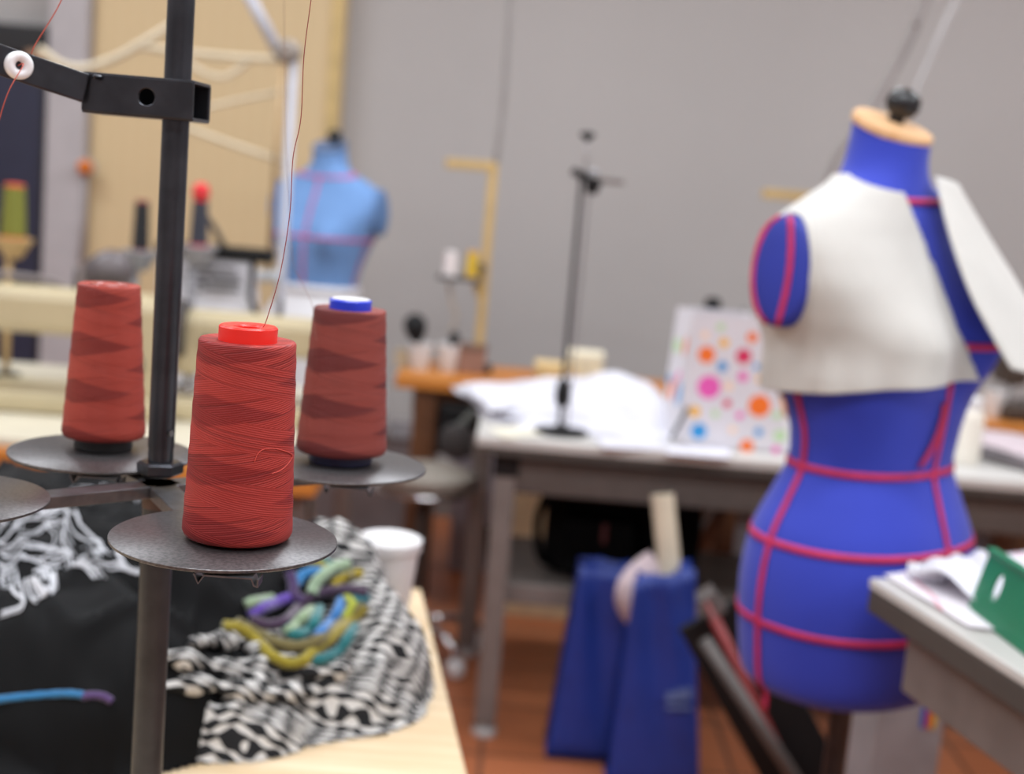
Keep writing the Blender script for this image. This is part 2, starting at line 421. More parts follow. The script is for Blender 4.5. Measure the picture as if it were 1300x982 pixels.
# ---- machine table on the left -----------------------------------
def machine_table():
    yf, yb = 2.60, 3.55
    xr = P(402, 590, yf).x; xl = -2.3
    t = thing('machine_table', 'sewing machine table with orange wooden edge behind the left thread cone', 'table', ((xl+xr)/2, (yf+yb)/2, 0))
    MB().box(((xl+xr)/2, (yf+yb)/2, TBL-0.008), (xr-xl-0.02, yb-yf-0.02, 0.018)).build('table_top', mat('cream_top', (206, 198, 178), 0.4, var=0.03), t, bev=0.003)
    MB().box(((xl+xr)/2, (yf+yb)/2, TBL-0.042), (xr-xl, yb-yf, 0.05)).build('wood_edge', M_orange_wood, t, bev=0.006)
    for x_ in (xl+0.06, xr-0.05):
        for y_ in (yf+0.08, yb-0.08):
            MB().box((x_, y_, (TBL-0.067)/2), (0.045, 0.045, TBL-0.067)).build('leg', M_gsteel, t, bev=0.004)
        MB().bar((x_, yf+0.08, 0.12), (x_, yb-0.08, 0.12), 0.035, 0.04).build('stretcher', M_gsteel, t, bev=0.003)
    return t, xl, xr, yf, yb
MT, mtl, mtr, myf, myb = machine_table()

# ---- near table carrying the clothes and the thread stand -----------------------------------
def clothes_table():
    a = Q(571, 892, TBL); b = Q(556, 832, TBL)
    d = (b - a).normalized(); far = a + d*0.42; near = a - d*1.05
    n = Vector((-d.y, d.x, 0)); wid = 1.75
    pts = [near, far, far + n*wid, near + n*wid]
    cc = sum((p for p in pts), Vector())/4
    ang = math.atan2(d.x, d.y)
    t = thing('clothes_table', 'pale wood-topped table under the heap of clothes and the thread stand', 'table', (cc.x, cc.y, 0))
    m = MB()
    m.prism([(p.x-cc.x, p.y-cc.y) for p in pts], (cc.x, cc.y, TBL-0.012), (1,0,0), (0,1,0), 0.024)
    m.build('table_top', M_pale_wood, t, bev=0.003)
    m = MB(); sc_ = 0.985
    m.prism([((p.x-cc.x)*1.001, (p.y-cc.y)*1.001) for p in pts], (cc.x, cc.y, TBL-0.034), (1,0,0), (0,1,0), 0.018)
    m.build('edge_band', M_orange_wood, t, bev=0.002)
    for p in pts:
        q = p + (cc - p).normalized()*0.12
        MB().box((q.x, q.y, (TBL-0.044)/2), (0.05, 0.05, TBL-0.044), -ang).build('leg', M_gsteel, t, bev=0.004)
    return t
CT = clothes_table()

# ---- right near table -----------------------------------
RZ = 0.90
def right_table():
    a = Q(1104, 733, RZ); b = Q(1300, 856, RZ)
    d = (b - a).normalized(); n = Vector((-d.y, d.x, 0))
    if n.x < 0: n = -n
    L, wid = 1.2, 0.9
    pts = [a, a + d*L, a + d*L + n*wid, a + n*wid]
    cc = sum((p for p in pts), Vector())/4
    t = thing('cutting_table', 'white-topped cutting table with a dark edge in front of the blue dress form', 'table', (cc.x, cc.y, 0))
    MB().prism([(p.x-cc.x, p.y-cc.y) for p in pts], (cc.x, cc.y, RZ-0.006), (1,0,0), (0,1,0), 0.012).build('table_top', M_white_lam, t, bev=0.002)
    MB().prism([((p.x-cc.x)*0.999, (p.y-cc.y)*0.999) for p in pts], (cc.x, cc.y, RZ-0.027), (1,0,0), (0,1,0), 0.03).build('edge_band', M_edge_dark, t, bev=0.003)
    for i in range(4):
        p, q = pts[i], pts[(i+1) % 4]
        p2 = p + (cc-p).normalized()*0.07; q2 = q + (cc-q).normalized()*0.07
        MB().bar((p2.x, p2.y, RZ-0.082), (q2.x, q2.y, RZ-0.082), 0.03, 0.08).build('apron', M_gsteel, t, bev=0.003)
        p3 = p + (cc-p).normalized()*0.30; MB().box((p3.x, p3.y, (RZ-0.043)/2), (0.05, 0.05, RZ-0.043), math.atan2(d.y, d.x)).build('leg', M_gsteel, t, bev=0.004)
    return t, a, d, n
RT, ra, rd, rn = right_table()

# ================================================================== DRESS FORMS
LEV = [ # z, half width, depth, exponent, forward shift
 (0.690, .150, .122, 2.2, .000), (0.705, .163, .136, 2.2, .000), (0.760, .172, .143, 2.2, .000), (0.820, .175, .146, 2.2, .000),
 (0.870, .171, .142, 2.2, .000), (0.914, .161, .131, 2.2, .000), (0.960, .140, .113, 2.2, .002), (1.004, .122, .098, 2.2, .004), (1.045, .125, .101, 2.2, .006),
 (1.094, .137, .109, 2.3, .003), (1.140, .152, .112, 2.5, .000), (1.172, .163, .112, 2.7, -.004), (1.210, .177, .109, 3.0, -.009),
 (1.250, .188, .101, 3.3, -.014), (1.285, .190, .088, 3.2, -.017), (1.310, .184, .077, 3.0, -.018), (1.330, .168, .070, 2.7, -.018),
 (1.347, .142, .064, 2.4, -.017), (1.362, .114, .060, 2.2, -.016), (1.375, .086, .058, 2.0, -.015), (1.388, .067, .056, 2.0, -.014),
 (1.405, .058, .054, 2.0, -.012), (1.425, .054, .052, 2.0, -.010), (1.450, .053, .051, 2.0, -.008)]
def lev(z):
    if z <= LEV[0][0]: return LEV[0][1:]
    if z >= LEV[-1][0]: return LEV[-1][1:]
    for i in range(len(LEV)-1):
        if LEV[i][0] <= z <= LEV[i+1][0]:
            a, b = LEV[i], LEV[i+1]; p = LEV[max(i-1, 0)]; n = LEV[min(i+2, len(LEV)-1)]
            h = b[0]-a[0]; t = (z-a[0])/h; out = []
            for k in range(1, 5):
                m0 = (b[k]-p[k])/max(b[0]-p[0], 1e-6)*h; m1 = (n[k]-a[k])/max(n[0]-a[0], 1e-6)*h
                s = (b[k]-a[k])
                if s == 0: m0 = m1 = 0
                else:
                    m0 = max(min(m0/s, 3), 0)*s; m1 = max(min(m1/s, 3), 0)*s
                out.append((2*t**3-3*t*t+1)*a[k] + (t**3-2*t*t+t)*m0 + (-2*t**3+3*t*t)*b[k] + (t**3-t*t)*m1)
            return out
def surf(th, z, off=0.0, hang=0.0):
    """body surface: th = -90 deg is the front, 180 deg its right arm side. hang lets cloth fall straight from the bust"""
    a, b, n, f = lev(z)
    if hang and z < 1.20:
        hang *= (lambda q: q*q*(3-2*q))(min(1.0, (1.20-z)/0.075))
        a2, b2, n2, f2 = lev(1.175); a += (a2-a)*hang; b += (b2-b)*hang; n += (n2-n)*hang; f += (f2-f)*hang
    c, s = math.cos(th), math.sin(th); e = 2.0/n
    x = a*math.copysign(abs(c)**e, c); y = b*math.copysign(abs(s)**e, s)
    zb = max(z, 1.165) if hang else z
    zb = z + (zb-z)*hang
    if s < 0: y -= 0.036*abs(s)**0.5*math.exp(-((abs(x)-.078)/.050)**2 - ((zb-1.170)/.052)**2)
    L = math.hypot(x, y) or 1
    x += off*x/L; y += off*y/L
    wn = max(0.0, min(1.0, (z-1.385)/0.065))
    return Vector((x, y - f, z + 0.42*y*wn*wn*(3-2*wn)))
def dress_form(name, label, loc, rz, body_rgb, tape_rgb, cap=True, zoff=0.0, lean=0.0, cap_mat=None, plate_tapes=True):
    t = thing(name, label, 'dress form', loc, rz)
    M = Matrix.Translation((loc[0], loc[1], 0.80)) @ Matrix.Rotation(lean, 4, 'Y') @ Matrix.Translation((-loc[0], -loc[1], -0.80)) @ t.matrix_basis @ Matrix.Translation((0, 0, zoff))
    mb_ = mat(name+'_'+str(body_rgb[0])+'_jersey', body_rgb, 0.75, var=0.03, scale=4, bstr=0.25, bscale=500, bdist=0.0004, sheen=0.15)
    mt_ = mat('tape_'+str(tape_rgb[0]), tape_rgb, 0.6, var=0.06, scale=60)
    zs = [0.690 + (1.450-0.690)*i/110 for i in range(111)]
    m = MB(); seg = 72
    rows_ = [[M @ surf(2*PI*j/seg, z) for j in range(seg)] for z in zs]
    m.grid(rows_, wrap=True)
    m.add(rows_[0], [tuple(range(seg))])
    m.add(rows_[-1], [tuple(range(seg))])
    body = m.build('body', mb_, t, True)
    # neck cap, slanting to the front, with a turned knob
    a, b, n, f = lev(1.45)
    Rc = Matrix.Rotation(math.radians(23), 3, 'X')
    m = MB(); R3 = M.to_3x3() @ Rc
    cc = M @ Vector((0, -f, 1.452))
    m.lathe([(0.0545, -0.006), (0.056, -0.003), (0.056, 0.004), (0.054, 0.007)], cc, 40, R3)
    capo = m.build('neck_cap', cap_mat or wood_mat('birch_'+name, (226, 184, 140), (208, 160, 112)), t, 'auto')
    m = MB()
    m.lathe([(0.012, 0.008), (0.011, 0.016), (0.019, 0.020), (0.0235, 0.032), (0.0215, 0.044), (0.013, 0.052), (0.001, 0.0545)], cc + R3 @ Vector((0.016, 0.010, -0.002)), 28, R3)
    m.build('knob', mat('black_knob', (22, 23, 27), 0.25, var=0.1, bstr=0.02), capo, 'auto')
    # arm plates
    plates = []
    for s in (-1, 1):
        c0 = Vector((s*0.1895, 0.022, 1.262)); m = MB()
        Ra = Matrix.Rotation(s*math.radians(-4), 3, 'Y')
        rws = []
        for k, (q, h) in enumerate(((0.02, 0.0075), (0.5, 0.007), (0.85, 0.0055), (1.0, 0.002), (1.0, -0.012))):
            rws.append([M @ (c0 + Ra @ Vector((s*h, q*0.047*math.cos(2*PI*i/36), q*0.072*math.sin(2*PI*i/36)))) for i in range(36)])
        m.grid(rws, wrap=True); m.add(rws[0], [tuple(range(36))])
        pl = m.build('arm_plate', mat(name+'_plate_%d' % body_rgb[0], tuple(int(v*0.86) for v in body_rgb), 0.55, var=0.04), t, True)
        for yy, bend in (((-0.004, -0.012), (0.026, 0.018)) if plate_tapes else ()):
            m = MB(); r1 = []; r2 = []
            for k in range(13):
                q = -1 + 2*k/12; zz = 0.070*q; yc = yy + bend*(1-q*q)
                lim = 0.047*math.sqrt(max(1-(zz/0.0725)**2, 0)); yc = max(min(yc, lim), -lim)
                rr = math.hypot(yc/0.047, zz/0.072); h = 0.0085 - 0.005*rr**3
                r1.append(M @ (c0 + Ra @ Vector((s*h, yc-0.0045, zz)))); r2.append(M @ (c0 + Ra @ Vector((s*h, yc+0.0045, zz))))
            m.grid([r1, r2]); m.build('plate_tape', mt_, pl, True, solid=0.001)
    # style tapes: level rings and vertical lines, each a strip laid on the body
    def ring(z0, dz=lambda th: 0, w=0.0095):
        m = MB(); r1 = []; r2 = []
        for j in range(96):
            th = 2*PI*j/96; z = z0 + dz(th)
            r1.append(M @ surf(th, z-w/2, 0.0016)); r2.append(M @ surf(th, z+w/2, 0.0016))
        m.grid([r1, r2], wrap=True); m.build('level_tape', mt_, t, True, solid=0.0012)
    def vline(thf, za, zb, w=0.0095, n=60):
        m = MB(); r1 = []; r2 = []
        for k in range(n+1):
            z = za + (zb-za)*k/n; th = math.radians(thf(z))
            p = surf(th, max(z, 0.69), 0.0018); q = surf(th+0.02, max(z, 0.69), 0.0018); d = (q-p).normalized()*w/2
            if z < 0.69: p.z = z; p.x *= 1.0; d = d
            r1.append(M @ (p-d)); r2.append(M @ (p+d))
        m.grid([r1, r2]); m.build('seam_tape', mt_, t, True, solid=0.0012)
    ring(0.792); ring(0.902); ring(1.002); ring(1.172)
    ring(1.383, lambda th: 0.016*math.sin(th) - 0.010, 0.008)
    vline(lambda z: 169, 0.665, 1.19); vline(lambda z: 0, 0.69, 1.19)
    vline(lambda z: -90, 0.69, 1.175 if plate_tapes else 1.36); vline(lambda z: 90, 0.69, 1.38)
    # stand
    m = MB(); o_ = Vector((loc[0], loc[1], 0))
    m.rod(o_ + Vector((0, 0, 0.08)), o_ + Vector((0, 0, 0.70+zoff)), 0.016); m.rod(o_ + Vector((0, 0, 0.35)), o_ + Vector((0, 0, 0.42)), 0.026)
    m.build('pole', M_ironframe, t, 'auto')
    for k in range(4):
        a_ = rz + k*PI/2 + 0.3; m = MB(); d = Vector((math.cos(a_), math.sin(a_), 0))
        m.tube(spline([o_ + Vector((0, 0, 0.12)), o_ + d*0.1 + Vector((0, 0, 0.10)), o_ + d*0.27 + Vector((0, 0, 0.03)), o_ + d*0.30 + Vector((0, 0, 0.012))], 5), 0.012)
        m.build('foot', M_ironframe, t, True)
    return t, M
FY = 1.82
fp = P(1094, 700, FY)
FORM, FM = dress_form('dress_form', 'royal blue dress form with red tapes wearing an open cream bodice', (fp.x, FY, 0), math.radians(41), (40, 59, 180), (194, 38, 90), lean=-0.038)
# loose end of tape pinned below the bodice
m = MB(); r1 = []; r2 = []
for k in range(9):
    q = k/8; z = 1.10 - 0.085*q; th = math.radians(-95 - 8*q*q*1.4)
    p = surf(th, z, 0.004 + 0.010*q*(1-q)); p2 = surf(th+0.07, z, 0.004 + 0.010*q*(1-q))
    r1.append(FM @ p); r2.append(FM @ (p + (p2-p).normalized()*0.0105))
m.grid([r1, r2]); m.build('loose_tape', MATS['tape_194'], FORM, True, solid=0.001)

# cream toile bodice, open at the front, worn by the form (a thing of its own)
M_toile = mat('cream_calico', (197, 194, 189), 0.85, var=0.03, scale=9, bstr=0.3, bscale=420, bdist=0.0004, sheen=0.2)
BOD = thing('toile_bodice', 'cream calico bodice draped open on the blue dress form', 'bodice', (fp.x, FY, 1.09), math.radians(41))
def bodice():
    nth, nz = 200, 90
    rows_ = []
    def zhi(th): return 1.386 + 0.020*math.sin(th) if math.sin(th) < 0 else 1.388
    # straight front edge: the cloth is cut along one plane from the neck point to the hem corner
    pn = ray(1146, 222).cross(ray(1226, 470)).normalized()
    def edge_th(z):
        prev = None
        for k in range(0, 121):
            d_ = 230 + k*0.5; v_ = (FM @ surf(math.radians(d_), z, 0.010, 0.78) - Vector((0, 0, CAM_Z))).dot(pn)
            if prev is not None and (v_ > 0) != (prev > 0): return d_
            prev = v_
        return 262
    for i in range(nz+1):
        q = i/nz; row = []
        e0 = edge_th(1.124 + (1.372-1.124)*q)
        for j in range(nth+1):
            s = j/nth
            e1 = -62*q + 2*(1-q)                           # hidden left front
            thd = e0*(1-s) + e1*s; th = math.radians(thd)
            hem = 1.110 - 0.004*math.cos(th*2) - 0.016*math.sin(th)
            z = hem + (zhi(th)-hem)*q
            fold = 0.0035*math.sin(th*9+1.0)*max(0, (1.18-z)/0.09) + 0.0025*math.sin(th*17)*max(0, (1.17-z)/0.07)
            fr = max(0.0, 1-abs(thd-e0)/26.0)
            lift = 0.016*fr*fr*(1-q)**1.5
            row.append(surf(th, z, 0.006 + fold + lift, 0.78))
        rows_.append(row)
    # armhole openings
    ok = lambda p: ((p.y-0.022)/0.0475)**2 + ((p.z-1.262)/0.074)**2
    for row in rows_:
        for j, p in enumerate(row):
            r = ok(p)
            if 0.72 < r < 1.0:
                k = 1/math.sqrt(r); row[j] = Vector((p.x, 0.022+(p.y-0.022)*k, 1.262+(p.z-1.262)*k))
    m = MB(); vs = [FM @ p for row in rows_ for p in row]; fs = []
    nc = nth+1
    for i in range(nz):
        for j in range(nth):
            ps = [rows_[i][j], rows_[i][j+1], rows_[i+1][j+1], rows_[i+1][j]]
            cx = sum((p for p in ps), Vector())/4
            if ok(cx) < 0.97 and abs(cx.x) > 0.09: continue
            fs.append((i*nc+j, i*nc+j+1, (i+1)*nc+j+1, (i+1)*nc+j))
    m.add(vs, fs); m.build('back_and_right_front', M_toile, BOD, True, solid=0.0025)
    # stitched armhole edge (its right arm side)
    m = MB(); pts = []
    for i in range(48):
        a = 2*PI*i/48; y = 0.022+0.0475*math.cos(a); z = 1.262+0.074*math.sin(a)
        # find th on the right side with that y
        best = min((abs(surf(math.radians(d*0.5), z, 0.0065, 0.78).y - y), d*0.5) for d in range(200, 521))[1]
        pts.append(FM @ surf(math.radians(best), z, 0.0075, 0.78))
    m.tube(pts, 0.0022, 6, closed=True); m.build('armhole_hem', M_toile, BOD, True)
    # left front panel swung open, standing off the body
    top = spline([P(1187, 224, 1.80), P(1200, 226, 1.81), P(1216, 234, 1.84)], 6)
    inner = spline([P(1187, 224, 1.80), P(1206, 300, 1.735), P(1232, 372, 1.69), P(1262, 430, 1.67), P(1284, 468, 1.66)], 6)
    outer = spline([P(1216, 234, 1.84), P(1250, 292, 1.83), P(1286, 350, 1.83), P(1326, 418, 1.83), P(1362, 486, 1.83)], 6)
    rr = []
    for k in range(len(inner)):
        row = []
        for s in range(13):
            u = s/12; p = inner[k].lerp(outer[k], u)
            p = p + Vector((0.2, -1, 0))*0.022*math.sin(PI*u)*(0.3+0.7*k/len(inner))
            row.append(p)
        rr.append(row)
    m = MB(); m.grid(rr); m.build('left_front', M_toile, BOD, True, solid=0.0025)
bodice()

# light blue form further back, in a white skirt
BY = 4.25
bp = P(404, 400, BY)
BF, BM = dress_form('dress_form', 'pale blue dress form in a white skirt before the tan panel', (bp.x, BY, 0), math.radians(-22), (106, 146, 200), (196, 104, 152), zoff=-0.055, plate_tapes=False, cap_mat=mat('slate_cap', (96, 116, 150), 0.6))
SK = thing('skirt', 'white flared skirt on the pale blue dress form', 'skirt', (bp.x, BY, 0.55), math.radians(-22))
m = MB(); rws = []
for i in range(25):
    q = i/24; z = 1.015 - 0.46*q; row = []
    for j in range(72):
        th = 2*PI*j/72; p = surf(th, max(z, 0.80), 0.006)
        k = 1 + 0.42*max(0, (q-0.10)); f = 1 + 0.07*q*math.sin(th*9)
        row.append(BM @ Vector((p.x*k*f, p.y*k*f, z)))
    rws.append(row)
m.grid(rws, wrap=True); m.build('skirt_cloth', mat('white_cotton', (216, 215, 218), 0.85, var=0.02, sheen=0.2), SK, True, solid=0.002)
m = MB(); m.grid([[BM @ surf(2*PI*j/72, z, 0.009) for j in range(72)] for z in (0.995, 1.022)], wrap=True); m.build('waistband', MATS['white_cotton'], SK, True, solid=0.002)

# ================================================================== FRONT THREAD STAND
SY = 0.755
fd = P(285, 681, SY); ZD = fd.z                           # disc level
DISC_R = 147/F_PX*SY
post = Q(203, 603, ZD)
dl = Q(130, 573, ZD); dr = Q(430, 587, ZD); dn = Q(-80, 630, ZD)
TS = thing('thread_stand', 'dark metal thread stand with round plates holding the red cones', 'thread stand', (post.x, post.y, TBL))
m = MB(); m.rod((post.x, post.y, ZD+0.02), (post.x, post.y, ZD+0.62), 0.0088, seg=28); m.build('upper_post', M_ironframe, TS, 'auto')
m = MB(); m.rod((post.x, post.y, TBL), (post.x, post.y, ZD-0.012), 0.0108, seg=28); m.build('lower_post', mat('lower_tube', (70, 70, 74), 0.42, 0.7, var=0.1, scale=50), TS, 'auto')
m = MB(); m.lathe([(0.0108, 0), (0.0112, 0.0), (0.0112, 0.008), (0.0108, 0.008)], (post.x, post.y, ZD-0.022), 28); m.build('rusty_collar', mat('rusty_steel', (104, 82, 74), 0.6, 0.3, var=0.15, scale=60), TS, 'auto')
m = MB(); m.lathe([(0.045, 0), (0.045, 0.004), (0.02, 0.007), (0.018, 0.02), (0.0115, 0.022)], (post.x, post.y, TBL), 28); m.build('foot_flange', M_ironframe, TS, 'auto')
m = MB(); m.rod((post.x, post.y, ZD+0.002), (post.x, post.y, ZD+0.024), 0.0084, seg=28); m.build('threaded_socket', M_ironframe, TS, 'auto')
m = MB(); m.lathe([(0.0135, 0), (0.0155, 0.0015), (0.0155, 0.0075), (0.0135, 0.009)], (post.x, post.y, ZD+0.001), 6, Matrix.Rotation(0.25, 3, 'Z')); m.build('hex_nut', M_ironframe, TS, False)
m = MB(); m.rod((post.x+0.0065, post.y-0.0052, ZD+0.031), (post.x+0.0085, post.y-0.0068, ZD+0.031), 0.0022); m.build('set_screw', mat('steel_screw', (120, 120, 122), 0.3, 1.0), TS, 'auto')
M_arm = mat('arm_steel', (112, 112, 116), 0.34, 0.85, var=0.12, scale=80)
# arms: folded flat bars from the post to each plate
for q in (fd, dl, dr, dn):
    a = Vector((post.x, post.y, ZD-0.006)); b = Vector((q.x, q.y, ZD-0.006)); d = (b-a).normalized(); n_ = Vector((-d.y, d.x, 0))
    m = MB(); m.bar(a - d*0.012, b, 0.017, 0.002)
    arm = m.build('arm', M_arm, TS, bev=0.0004)
    m = MB()
    for s in (-1, 1): m.bar(a + n_*s*0.0085 + Vector((0,0,-0.003)), b + n_*s*0.0085 + Vector((0,0,-0.003)), 0.0016, 0.008)
    m.build('folded_edge', M_arm, arm, bev=0.0004)
M_disc = mat('spool_plate', (110, 107, 108), 0.36, 0.8, var=0.1, scale=420, bstr=0.12, bscale=700, second=(88, 86, 87))
for q in (fd, dl, dr, dn):
    m = MB(); m.lathe([(DISC_R-0.0006, -0.0022), (DISC_R, -0.0018), (DISC_R, -0.0004), (DISC_R-0.0006, 0.0)], (q.x, q.y, ZD), 72)
    pl = m.build('spool_plate', M_disc, TS, 'auto')
    m = MB(); m.rod((q.x, q.y, ZD-0.001), (q.x, q.y, ZD+0.075), 0.004); m.build('spindle', M_ironframe, pl, 'auto')
    # spring clip folded under the plate rim
    m = MB(); w_ = 0.0115
    for k, s in ((0, -1), (1, 1)):
        pass
    base = Vector((q.x+0.016, q.y-DISC_R*0.975, ZD-0.0035))
    prof = [(-0.018, 0), (-0.0155, -0.0052), (-0.0125, -0.0005), (0.013, -0.0002), (0.0145, -0.004), (0.0165, -0.0045), (0.0165, -0.0005)]
    m.grid([[base + Vector((x_, dy, z_)) for x_, z_ in prof] for dy in (0.0, 0.012)])
    m.build('spring_clip', M_arm, pl, False, solid=0.001)

# clamp: square tube on the post with round hole, flat bar and ceramic eyelet
cz = P(228, 128, post.y).z
def plate_hole(m, c, u, v, hw, hh, hc, r, n=24):
    out = []; inn = []
    for k in range(n):
        a = 2*PI*k/n + PI/4; dx, dy = math.cos(a), math.sin(a)
        # rectangle point in that direction from the hole centre
        tx = (hw - hc if dx > 0 else hw + hc)/max(abs(dx), 1e-6); ty = hh/max(abs(dy), 1e-6); q = min(tx, ty)
        out.append(c + u*(hc + dx*q) + v*dy*q); inn.append(c + u*(hc + dx*r) + v*dy*r)
    # include corners
    for sx in (-1, 1):
        for sy in (-1, 1):
            tgt = c + u*sx*hw + v*sy*hh
            i = min(range(n), key=lambda i: (out[i]-tgt).length); out[i] = tgt
    m.add(out + inn, [(k, (k+1) % n, n+(k+1) % n, n+k) for k in range(n)])
c0 = P(174, 124, post.y-0.019)
u = Vector((1, -0.05, 0)).normalized()
wdir = Vector((-u.y, u.x, 0)).normalized(); 
if wdir.y < 0: wdir = -wdir
v = Vector((0, 0, 1)); hw = 0.0365; hh = 0.0117; dep = 0.037
c0 = Vector((P(174, 124, post.y-0.019).x, post.y-0.0175, cz)) 
m = MB()
hole_c = 0.006
plate_hole(m, c0, u, v, hw, hh, hole_c, 0.0052)
plate_hole(m, c0 + wdir*dep, u, v, hw, hh, hole_c, 0.0052)
for sz in (-1, 1):
    a = c0 - u*hw + v*sz*hh; b = c0 + u*hw + v*sz*hh
    m.add([a, b, b + wdir*dep, a + wdir*dep], [(0, 1, 2, 3)])
cl = m.build('guide_clamp', M_ironframe, TS, False, solid=0.0024)
cl.modifiers['thickness'].offset = 0
bpy_m = cl.modifiers.new('bevel', 'BEVEL'); bpy_m.width = 0.0008; bpy_m.segments = 2; bpy_m.limit_method = 'ANGLE'
A = Vector((P(108, 112, post.y-0.021).x, post.y-0.0195, P(108, 112, post.y-0.021).z)); B = P(-80, 49, post.y-0.075)
m = MB(); m.bar(A, B, 0.003, 0.0185); bar_o = m.build('guide_bar', M_ironframe, TS, bev=0.001)
dA = (B-A).normalized(); nB = dA.cross(Vector((0, 0, 1))).normalized()
if nB.y > 0: nB = -nB
e = A + dA*((P(21, 83, post.y-0.045)-A).length)
Re = nB.to_track_quat('Z', 'Y').to_matrix()
m = MB(); m.lathe([(0.0026, -0.0035), (0.0072, -0.0035), (0.0086, -0.001), (0.0086, 0.0035), (0.0072, 0.0055), (0.0045, 0.0055), (0.0026, 0.0038), (0.0026, -0.0035)], e + nB*0.0015, 32, Re, cap0=False, cap1=False)
m.build('ceramic_eyelet', mat('white_ceramic', (240, 240, 242), 0.2, var=0.01, bstr=0), bar_o, True)
m = MB(); m.tube(spline([P(119, 97, post.y-0.024), P(125, 98, post.y-0.02), P(131, 99, post.y-0.015)], 4), 0.0016, 6); m.build('weld_seam', M_ironframe, TS, True)

# cones of thread ------------------------------------------------
def thread_cone(label, c, rb, rt, h, foot, light, dark, cap_rgb, foot_rgb, cap_r=0.0163, cap_h=0.0075, white_label=False, strand=0.5):
    t = thing('thread_cone', label, 'thread cone', c, 0, 'cones of red-brown thread on the front stand')
    z0 = c[2] + foot
    m = MB(); e = 0.0022
    prof = [(rb-0.004, 0), (rb-0.0012, 0.0008), (rb, e*1.6)]
    for k in range(1, 24):
        q = k/24; prof.append((rb + (rt-rb)*q + 0.0002*math.sin(k*2.1), e*1.6 + (h-e*2.4)*q))
    prof += [(rt, h-e*0.8), (rt-0.0008, h-0.0004), (rt-0.004, h-0.0006), (cap_r*0.98, h-0.001)]
    m.lathe(prof, (c[0], c[1], z0), 96)
    wm = wound_mat('wound_'+label[:14].replace(' ', '_'), light, dark, strand_amt=strand)
    m.build('thread_winding', wm, t, True)
    m = MB()
    m.lathe([(0.0085, h-0.002), (cap_r-0.002, h-0.002), (cap_r, h-0.0015), (cap_r, h+cap_h-0.001), (cap_r-0.001, h+cap_h), (0.0086, h+cap_h-0.0006), (0.0076, h+cap_h-0.0016), (0.0068, h-0.04)], (c[0], c[1], z0), 48, cap0=False, cap1=False)
    cp = m.build('core_cap', mat('core_%d_%d' % cap_rgb[:2], cap_rgb, 0.35, var=0.02, bstr=0.03), t, 'auto')
    if white_label:
        m = MB(); m.lathe([(0.0058, 0), (cap_r-0.0015, 0), (cap_r-0.0015, 0.0008), (0.0058, 0.0008)], (c[0], c[1], z0+h+cap_h-0.0004), 40); m.build('paper_label', M_white, cp, 'auto')
    m = MB(); m.lathe([(rb*0.66, 0.0), (rb*0.70, 0.0008), (rb*0.68, max(foot, 0.004)+0.002)], (c[0], c[1], c[2]), 48)
    m.build('core_foot', mat('foot_%d_%d' % foot_rgb[:2], foot_rgb, 0.45, var=0.05), t, 'auto')
    return t
fc = Q(301, 682, ZD)
C1 = thread_cone('brick red thread cone with bright red core cap nearest the camera', (fc.x, fc.y, ZD+0.0002), 71/F_PX*fc.y, 62/F_PX*fc.y, 0.1150, 0.0015, (170, 58, 52), (138, 41, 40), (238, 44, 34), (120, 30, 30), 0.0166, 0.0078)
rc = Q(432, 585, ZD)
C2 = thread_cone('brownish maroon thread cone with royal blue core cap', (rc.x, rc.y, ZD+0.0002), 58.5/F_PX*rc.y, 46/F_PX*rc.y, 0.108, 0.0075, (142, 66, 58), (104, 43, 42), (36, 62, 208), (24, 26, 72), 0.0155, 0.0065, True, strand=0.22)
lc = Q(131, 568, ZD)
C3 = thread_cone('brick red thread cone on a black core foot beside the post', (lc.x, lc.y, ZD+0.0002), 52.5/F_PX*lc.y, 39/F_PX*lc.y, 0.1120, 0.0085, (166, 66, 54), (128, 46, 40), (150, 62, 52), (18, 18, 20), 0.014, 0.0004, strand=0.22)
# threads
M_thr = mat('thread_red', (150, 52, 46), 0.6, var=0.1)
m = MB(); y1 = fc.y
m.tube(spline([P(334, 415, y1), P(339, 404, y1), P(356, 345, y1), P(368, 270, y1), P(372, 200, y1), P(382, 150, y1), P(386, 70, y1), P(396, -10, y1), P(404, -90, y1)], 8), 0.00028, 6); m.build('rising_thread', M_thr, C1, True)
rr = 70.0/F_PX*fc.y
def on_front(px, py, off=0.0005):
    d = ray(px, py); o = Vector((0, 0, CAM_Z)); t_ = 0.55
    while t_ < 0.95:
        p = o + d*t_; q = max(0, min(1, (p.z-ZD)/0.115)); R_ = (71 + (62-71)*q)/F_PX*fc.y + off
        if math.hypot(p.x-fc.x, p.y-fc.y) < R_: return p
        t_ += 0.0004
    return P(px, py, fc.y)
lp = [(323, 588), (326, 578), (333, 571), (345, 569), (357, 571), (368, 575), (371, 579), (366, 588), (356, 597), (345, 601)]
m = MB(); m.tube(spline([on_front(*q) for q in lp], 6), 0.00028, 6); m.build('loose_loop', mat('thread_bright', (206, 74, 62), 0.6), C1, True)
m = MB(); yr = rc.y
m.tube(spline([P(402, 432, yr-0.03), P(398, 408, yr-0.03), P(396, 386, yr-0.02), P(380, 352, yr), P(372, 330, yr), P(366, 240, yr), P(362, 120, yr), P(360, -60, yr)], 8), 0.00018, 6); m.build('rising_thread', mat('thread_grey', (132, 96, 88), 0.6), C2, True)
m = MB()
m.tube(spline([P(86, -20, e.y), P(72, 12, e.y), P(44, 58, e.y+0.006), e + Vector((0.004, 0.010, 0.006)), e + nB*0.002, e + nB*0.012, P(10, 118, e.y-0.02), P(-6, 170, e.y-0.02), P(-30, 260, e.y-0.02)], 8), 0.00034, 6)
